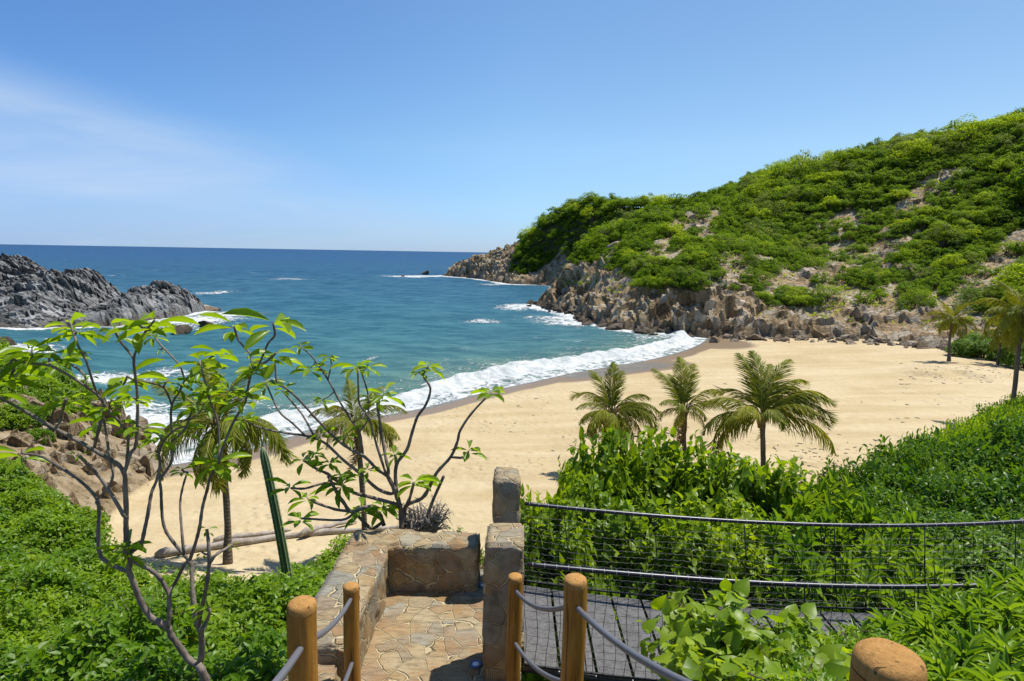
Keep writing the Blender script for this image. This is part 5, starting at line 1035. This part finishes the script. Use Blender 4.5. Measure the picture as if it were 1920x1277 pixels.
# ---- stonework
FL = CAMH-3.65
def rough_box(lo, hi, step=0.05, amp=0.012, seed=0, bev=0.02):
    """box with a tight grid on every face, knocked slightly out of true like hand-laid stone"""
    lo = np.array(lo, float); hi = np.array(hi, float); bm = bmesh.new(); bmesh.ops.create_cube(bm, size=1.0)
    for v in bm.verts: v.co = Vector(((v.co.x+.5)*(hi[0]-lo[0])+lo[0], (v.co.y+.5)*(hi[1]-lo[1])+lo[1], (v.co.z+.5)*(hi[2]-lo[2])+lo[2]))
    bmesh.ops.bevel(bm, geom=bm.edges[:], offset=bev, segments=2, affect='EDGES')
    for ax in range(3):
        n = int((hi[ax]-lo[ax]-2*bev)/step)
        for k in range(1, n):
            co = [0, 0, 0]; co[ax] = lo[ax]+bev+(hi[ax]-lo[ax]-2*bev)*k/n; no = [0, 0, 0]; no[ax] = 1
            bmesh.ops.bisect_plane(bm, geom=bm.verts[:]+bm.edges[:]+bm.faces[:], plane_co=co, plane_no=no)
    bm.normal_update(); V = np.array([v.co for v in bm.verts]); Nv = np.array([v.normal for v in bm.verts])
    _, _, rv, pl = worley(V*4.2+seed*3.1, 700+seed); d = amp*((rv-.5)*1.2+pl*1.2)+amp*.8*(fbm(V*9, 3, 710)-.5)
    for v, q in zip(bm.verts, V+Nv*d[:, None]): v.co = Vector(q)
    bmesh.ops.triangulate(bm, faces=[f for f in bm.faces if len(f.verts) > 4])
    F4 = [[v.index for v in f.verts] for f in bm.faces if len(f.verts) == 4]; F3 = [[v.index for v in f.verts] for f in bm.faces if len(f.verts) == 3]
    V = np.array([v.co for v in bm.verts]); bm.free(); return V, [np.array(q) for q in (F4, F3) if len(q)]
PX0, PX1 = -0.20, 0.13
def build_stone():
    V, F = rough_box((-1.40, 4.2, FL-.4), (PX1, 6.66, FL), .10, .006, 9); o = MB().add(V, F).build("terrace_floor", M_stone, smooth=True); o['kind'] = 'structure'
    V, F = rough_box((-1.74, 4.46, FL-1.2), (-1.28, 6.16, FL+.53), .04, .026, 1)
    t = empty("stone_wall", (-1.5, 5.4, FL), "low flagstone seat wall bent in an L around the terrace, left of the pillars", "wall")
    def sub(name, V, F): o = MB().add(V-np.array(t.location), F).build(name, M_stone, t); return o
    sub("side_wall", V, F)
    V, F = rough_box((-1.74, 6.163, FL-1.2), (-0.33, 6.52, FL+.533), .04, .026, 2); sub("back_wall", V, F)
    V, F = rough_box((-1.70, 4.20, FL-1.2), (-1.33, 4.457, FL+.40), .04, .030, 3); sub("broken_end", V, F)
    V, F = rough_box((PX0, 4.78, FL-1.5), (PX1, 5.20, CAMH-2.40), .04, .022, 4); o = MB().add(V-np.array([0, 4.99, FL]), F).build("stone_pillar", M_stone); o.location = (0, 4.99, FL)
    tag(o, "nearer flagstone pillar, its base in front of the bridge's near cable", "pillar")
    V, F = rough_box((PX0+.03, 6.20, FL-1.5), (PX1-.02, 6.60, CAMH-2.385), .04, .022, 5); o = MB().add(V-np.array([0, 6.4, FL]), F).build("stone_pillar", M_stone); o.location = (0, 6.4, FL)
    tag(o, "farther flagstone pillar seen against the sand, holding the bridge's far cable", "pillar")
    # steps from the house terrace down to the floor
    t = empty("stone_steps", (0, 2.5, FL), "flagstone steps leading down to the terrace between the rope posts", "steps"); n = 8; y0, y1 = 0.6, 4.2; z0 = FL
    for k in range(n):
        ya = y1-(y1-y0)*(k+1)/n; yb = y1-(y1-y0)*k/n; xs = 0.38-0.17*((ya+yb)/2-1.1); za = FL+0.235*(k+1)
        V, F = rough_box((xs-1.75, ya, za-1.0), (xs+.25, yb-.003, za), .12, .006, 20+k); MB().add(V-np.array(t.location), F).build("step", M_stone, t)
    # lamps set in the floor
    for i, (px, py, lab) in enumerate([(907, 1098, "small round floor lamp in the shade of the farther pillar"), (892, 1246, "small round floor lamp in the shade of the nearer pillar")]):
        c = gz(px, py, FL); t = empty("floor_lamp", c, lab, "floor lamp"); ring = MB(); k = 24; a = np.arange(k)*2*math.pi/k; V = []
        for r_, z in ((.058, 0.004), (.056, .010), (.036, .012), (.034, .004)): V.append(np.column_stack([np.cos(a)*r_, np.sin(a)*r_, np.full(k, z)]))
        V = np.concatenate(V); j = np.arange(k); F = np.concatenate([np.stack([q*k+j, q*k+(j+1) % k, (q+1)*k+(j+1) % k, (q+1)*k+j], 1) for q in range(3)]); ring.add(V, F).build("ring", M_lampring, t)
        MB().tube([(0, 0, .0), (0, 0, .008), (0, 0, .011)], [.034, .033, .022], 20).build("lens", M_lens, t)

def build_rail():
    spec = [(566, 1130, 2.44, 0.062, "thick varnished post at the lower left, rope running down to the corner"), (658, 1098, 4.28, .060, "slimmer varnished post in front of the seat wall, second on the left side"), (966, 1080, 4.57, .060, "thin varnished post standing before the nearer stone pillar"), (1079, 1085, 3.07, .064, "thick varnished post right of the pillar, in front of the bridge net"), (1668, 1232, 1.12, .066, "big varnished post top cut by the lower right edge")]
    tops = []
    for i, (px, py, Y, r, lab) in enumerate(spec):
        c = gy(px, py, Y); tops.append(c); t = empty("rope_post", (c[0], c[1], c[2]-1.2), lab, "post", "rope railing posts"); rg = np.random.RandomState(i)
        del t['group']
        P = [(0, 0, -.35)]+[(0.004*math.sin(z*5+i), 0.004*math.cos(z*4+i), z) for z in np.linspace(0, 1.17, 14)]; MB().tube(P, r, 40, 0, cap=False).build("shaft", M_post, t)
        k = 40; a = np.arange(k)*2*math.pi/k; V = []
        for rr, z in ((r*.995, 1.168), (r*.985, 1.186), (r*.93, 1.199), (r*.80, 1.206), (r*.5, 1.210)): V.append(np.column_stack([np.cos(a)*rr, np.sin(a)*rr, np.full(k, z)]))
        V.append([[0, 0, 1.212]]); V = np.concatenate(V); V[:, 2] += .0015*np.sin(V[:, 0]*60+i)*np.cos(V[:, 1]*50); j = np.arange(k)
        F = np.concatenate([np.stack([q*k+j, q*k+(j+1) % k, (q+1)*k+(j+1) % k, (q+1)*k+j], 1) for q in range(4)]); F3 = np.stack([4*k+j, 4*k+(j+1) % k, np.full(k, 5*k)], 1)
        MB().add(V, [F, F3]).build("top", M_posttop, t)
    def hose(a, b, sag, label, r=.0155):
        a = np.array(a); b = np.array(b); tt = np.linspace(0, 1, 26); P = a+(b-a)*tt[:, None]; P[:, 2] -= sag*4*tt*(1-tt); o = MB().tube(P-a, r, 12).build("rail_hose", M_rope); o.location = [float(q) for q in a]; tag(o, label, "rope")
    T = [np.array(t) for t in tops]; d1 = np.array([0, 0, -.17]); d2 = np.array([0, 0, -.62])
    hose(T[1]+d1*.6, T[0]+d1*1.05+np.array([.02, 0, 0]), .05, "grey hose rail sagging between the two left posts, upper run")
    hose(T[1]+d2, T[0]+d2-np.array([0, 0, .05]), .07, "lower grey hose rail between the two left posts")
    e = gy(380, 1420, 1.35); hose(T[0]+d1*1.15, e, .03, "grey hose rail running from the lower left post out of the corner")
    hose(T[2]+d1*.7, T[3]+d1*.85, .09, "grey hose rail hanging between the two right posts, upper run")
    hose(T[2]+d2*.92, T[3]+d2, .08, "lower grey hose rail hanging between the two right posts")
    hose(T[3]+d1*.9, T[4]+np.array([0, 0, -.20]), .10, "grey hose rail sweeping down from the right posts towards the big post")

# ---- suspension bridge with nets
def build_bridge():
    t = empty("rope_bridge", (0.2, 5.7, FL), "grey plank rope bridge with black netting, hung from the two stone pillars", "bridge"); O = np.array(t.location)
    def curve(pts, Y, xend):
        W = np.array([gy(a, b, Y) for a, b in pts]); x = np.linspace(W[0, 0], xend, 90); co = np.polyfit(W[:, 0], W[:, 2], 3 if len(pts) > 4 else 2); zz = np.polyval(co, np.minimum(x, W[-1, 0]))
        zz += np.where(x > W[-1, 0], (x-W[-1, 0])*.12, 0); return np.column_stack([x, np.full_like(x, Y), zz])
    far = curve([(984, 944), (1120, 958), (1280, 971), (1450, 980), (1620, 985), (1760, 985), (1920, 977)], 6.42, 8.3)
    near = curve([(988, 1058), (1130, 1071), (1280, 1084), (1430, 1093), (1600, 1099), (1750, 1100), (1830, 1098)], 5.0, 8.0)
    dk = lambda x: FL-.02-0.36*4*np.clip(x-.15, 0, 8)/8.0*(1-np.clip(x-.15, 0, 8)/8.0)*.75
    for nm, c in (("far_cable", far), ("near_cable", near)):
        mb = MB().tube(c-O, .021, 10); ln = np.concatenate([[0], np.cumsum(np.linalg.norm(np.diff(c, axis=0), axis=1))])
        for s in np.arange(.05, ln[-1], .105):
            p = np.array([np.interp(s, ln, c[:, q]) for q in range(3)]); d = np.array([np.interp(s+.01, ln, c[:, q]) for q in range(3)])-p; mb.tube([p-O-d*.22, p-O+d*.22], .0232, 10, 1)
        mb.build("cable", [M_cable, M_clip], t)
    # deck of grey boards laid across, sagging towards the middle
    x = PX1+.02; rg = np.random.RandomState(2); y0, y1 = 5.02, 6.36
    while x < 8.0:
        w = .335; za, zb = float(dk(x)), float(dk(x+w)); th = .03; g = .014; j = rg.uniform(-.012, .012)
        V = [(x+g, y0+j, za-th), (x+w-g, y0+j, zb-th), (x+w-g, y1+j, zb-th), (x+g, y1+j, za-th), (x+g, y0+j, za), (x+w-g, y0+j, zb), (x+w-g, y1+j, zb), (x+g, y1+j, za)]
        MB().add(np.array(V)-O, [(0,3,2,1),(4,5,6,7),(0,1,5,4),(1,2,6,5),(2,3,7,6),(3,0,4,7)]).build("plank", M_plank, t, smooth=False); x += w
    xs = np.linspace(PX1+.02, 8.0, 60)
    for yy in (5.06, 6.33): MB().tube(np.column_stack([xs, np.full_like(xs, yy), dk(xs)-.062])-O, .03, 8).build("bearer_cable", M_cable, t)
    for yy in (4.99, 6.40): MB().tube(np.column_stack([xs, np.full_like(xs, yy), dk(xs)+.03])-O, .012, 6).build("edge_rope", M_net, t)
    # the nets: knotted squares between cable and deck edge
    for c, yy, cell in ((far, 6.41, .10), (near, 4.99, .10)):
        mb = MB(); xv = np.arange(PX1+.03, 7.9, cell); rows = 13
        def P(xx, v, ph):
            top = np.interp(xx, c[:, 0], c[:, 2]); bot = dk(xx)+.03; return np.column_stack([xx+.012*np.sin(v*9+xx*7+ph), np.full_like(xx, yy)+.03*np.sin(xx*3+v*4)*np.sin(math.pi*v), top+(bot-top)*v])
        for xx in xv: vv = np.linspace(0, 1, rows*2+1); q = np.concatenate([P(np.array([xx]), v, 0) for v in vv]); mb.tube(q-O, .0029, 3, cap=False)
        fx = np.arange(PX1+.03, 7.9, cell/2)
        for r_ in range(1, rows): q = P(fx, r_/rows, 0); q[:, 2] -= .010*np.abs(np.sin(np.arange(len(fx))*math.pi/2)); mb.tube(q-O, .0029, 3, cap=False)
        mb.build("net", M_net, t, smooth=False)
    # suspender ropes at every few boards
    for c, yy in ((far, 6.40), (near, 5.0)):
        for xx in np.arange(.6, 7.9, 1.0):
            zt = float(np.interp(xx, c[:, 0], c[:, 2])); MB().tube(np.array([(xx, yy, zt), (xx+.06, yy, (zt+float(dk(xx)))/2), (xx+.12, yy, float(dk(xx)))])-O, .0055, 6).build("hanger_rope", M_net, t)

# ---- things on the beach
def build_beach_things():
    rg = np.random.RandomState(6)
    def log(pts, r, label, seed, lift=.8, branch=None):
        W = []
        for i, (px, py) in enumerate(pts):
            c = gz(px, py, 2.0); W.append((c[0], c[1], gh(c[0], c[1])))
        W = smooth_poly(W, 6); n = len(W); t = np.linspace(0, 1, n); rr = r*(1-.55*t)*(1+.10*np.sin(t*23)+.08*np.sin(t*41+seed)); rr[0] *= .55; rr[1] *= .85; rr[-1] *= .5; W[:, 2] += rr*lift
        o = MB().tube(W-W[0], rr, 12, 0, wob=.10, seed=seed).build("driftwood_log", M_drift); o.location = [float(q) for q in W[0]]; tag(o, label, "driftwood")
        return o
    log([(288, 992), (350, 985), (440, 974), (540, 962), (640, 956), (720, 953), (812, 950)], .165, "long bleached driftwood log lying on the sand behind the cactus", 1)
    log([(398, 966), (450, 960), (500, 955), (545, 948)], .13, "short bleached log lying behind the long driftwood log", 2)
    log([(560, 966), (600, 955), (640, 944), (668, 938)], .13, "bent grey branch leaning out of the long driftwood log", 3, 2.0)
    # column cactus leaning out of the thicket
    b = gy(529, 1048, 12.0); tp = gy(491, 838, 12.0); g = gh(b[0], b[1]); t = empty("column_cactus", (b[0], b[1], g), "tall ribbed column cactus leaning left, beside the driftwood", "cactus"); O = np.array(t.location); d = tp-b; b0 = b+d*((g-b[2])/d[2])-d*.1
    n = 40; k = 32; a = np.arange(k)*2*math.pi/k; ribs = 8; V = []; A = []
    for i in range(n):
        s = i/(n-1); p = b0+(tp-b0)*s+np.array([.05*math.sin(3*s), 0, 0]); r = .098*(1-.25*s)*(1 if s < .93 else math.sqrt(max(.02, 1-((s-.93)/.072)**2))); rr = r*(1+.22*np.cos(a*ribs)); V.append(p-O+np.column_stack([np.cos(a)*rr, np.sin(a)*rr, np.zeros(k)])); A.append(np.where(np.cos(a*ribs) > .6, 1., 0)*1.0)
    j = np.arange(k); F = np.concatenate([np.stack([i*k+j, i*k+(j+1) % k, (i+1)*k+(j+1) % k, (i+1)*k+j], 1) for i in range(n-1)]); MB().add(np.concatenate(V), [F, (np.arange(k)+(n-1)*k)[None]], 0, np.concatenate(A)).build("stem", M_cactus, t)
    sp = MB()
    for i in range(2, n-1):
        s = i/(n-1); p = b0+(tp-b0)*s+np.array([.05*math.sin(3*s), 0, 0])-O
        for q in range(ribs):
            an = q*2*math.pi/ribs; d_ = np.array([math.cos(an), math.sin(an), .2]); r = .098*(1-.25*s)*1.22
            for e in range(3): sp.tube([p+d_*r, p+d_*(r+.03)+rg.normal(size=3)*.012], [.0018, .0006], 3, cap=False)
    sp.build("spines", M_drydead, t)
    # dead palm stalk, built as one short upright stem
    c = gz(1537, 775, 1.9); z = gh(c[0], c[1]); o = MB().tube([(0, 0, -.2), (.03, 0, .4), (.0, .02, .95)], [.05, .045, .03], 7).build("dead_stalk", M_drydead); o.location = (c[0], c[1], z); tag(o, "short dark dead stalk standing in the sand right of the tall full palm", "stalk")
    # scattered bits of drift on the sand
    mb = MB()
    for i in range(420):
        u = rg.rand()
        px, py = (rg.uniform(1450, 1760), rg.uniform(820, 890)) if u < .35 else ((rg.uniform(1150, 1260), rg.uniform(785, 805)) if u < .45 else ((rg.uniform(1690, 1900), rg.uniform(675, 715)) if u < .75 else (rg.uniform(850, 1800), rg.uniform(700, 860))))
        c = gz(px, py, 1.9); z = gh(c[0], c[1]); l = rg.uniform(.05, .35); a = rg.uniform(0, 3.1); mb.tube([(c[0], c[1], z+.015), (c[0]+l*.5*math.cos(a), c[1]+l*.5*math.sin(a), z+.03), (c[0]+l*math.cos(a), c[1]+l*math.sin(a), z+.012)], rg.uniform(.012, .03), 4)
    o = mb.build("beach_debris", M_drydead); tag(o, "small dark bits of dry weed and twigs strewn over the sand", "debris", None, "stuff")

build_sea(); build_ground(); build_headland(); build_outcrop(); build_boulders(); build_scrub(); build_palms(); build_plumerias(); build_shrubs(); build_stone(); build_rail(); build_bridge(); build_beach_things()
bpy.context.view_layer.update()
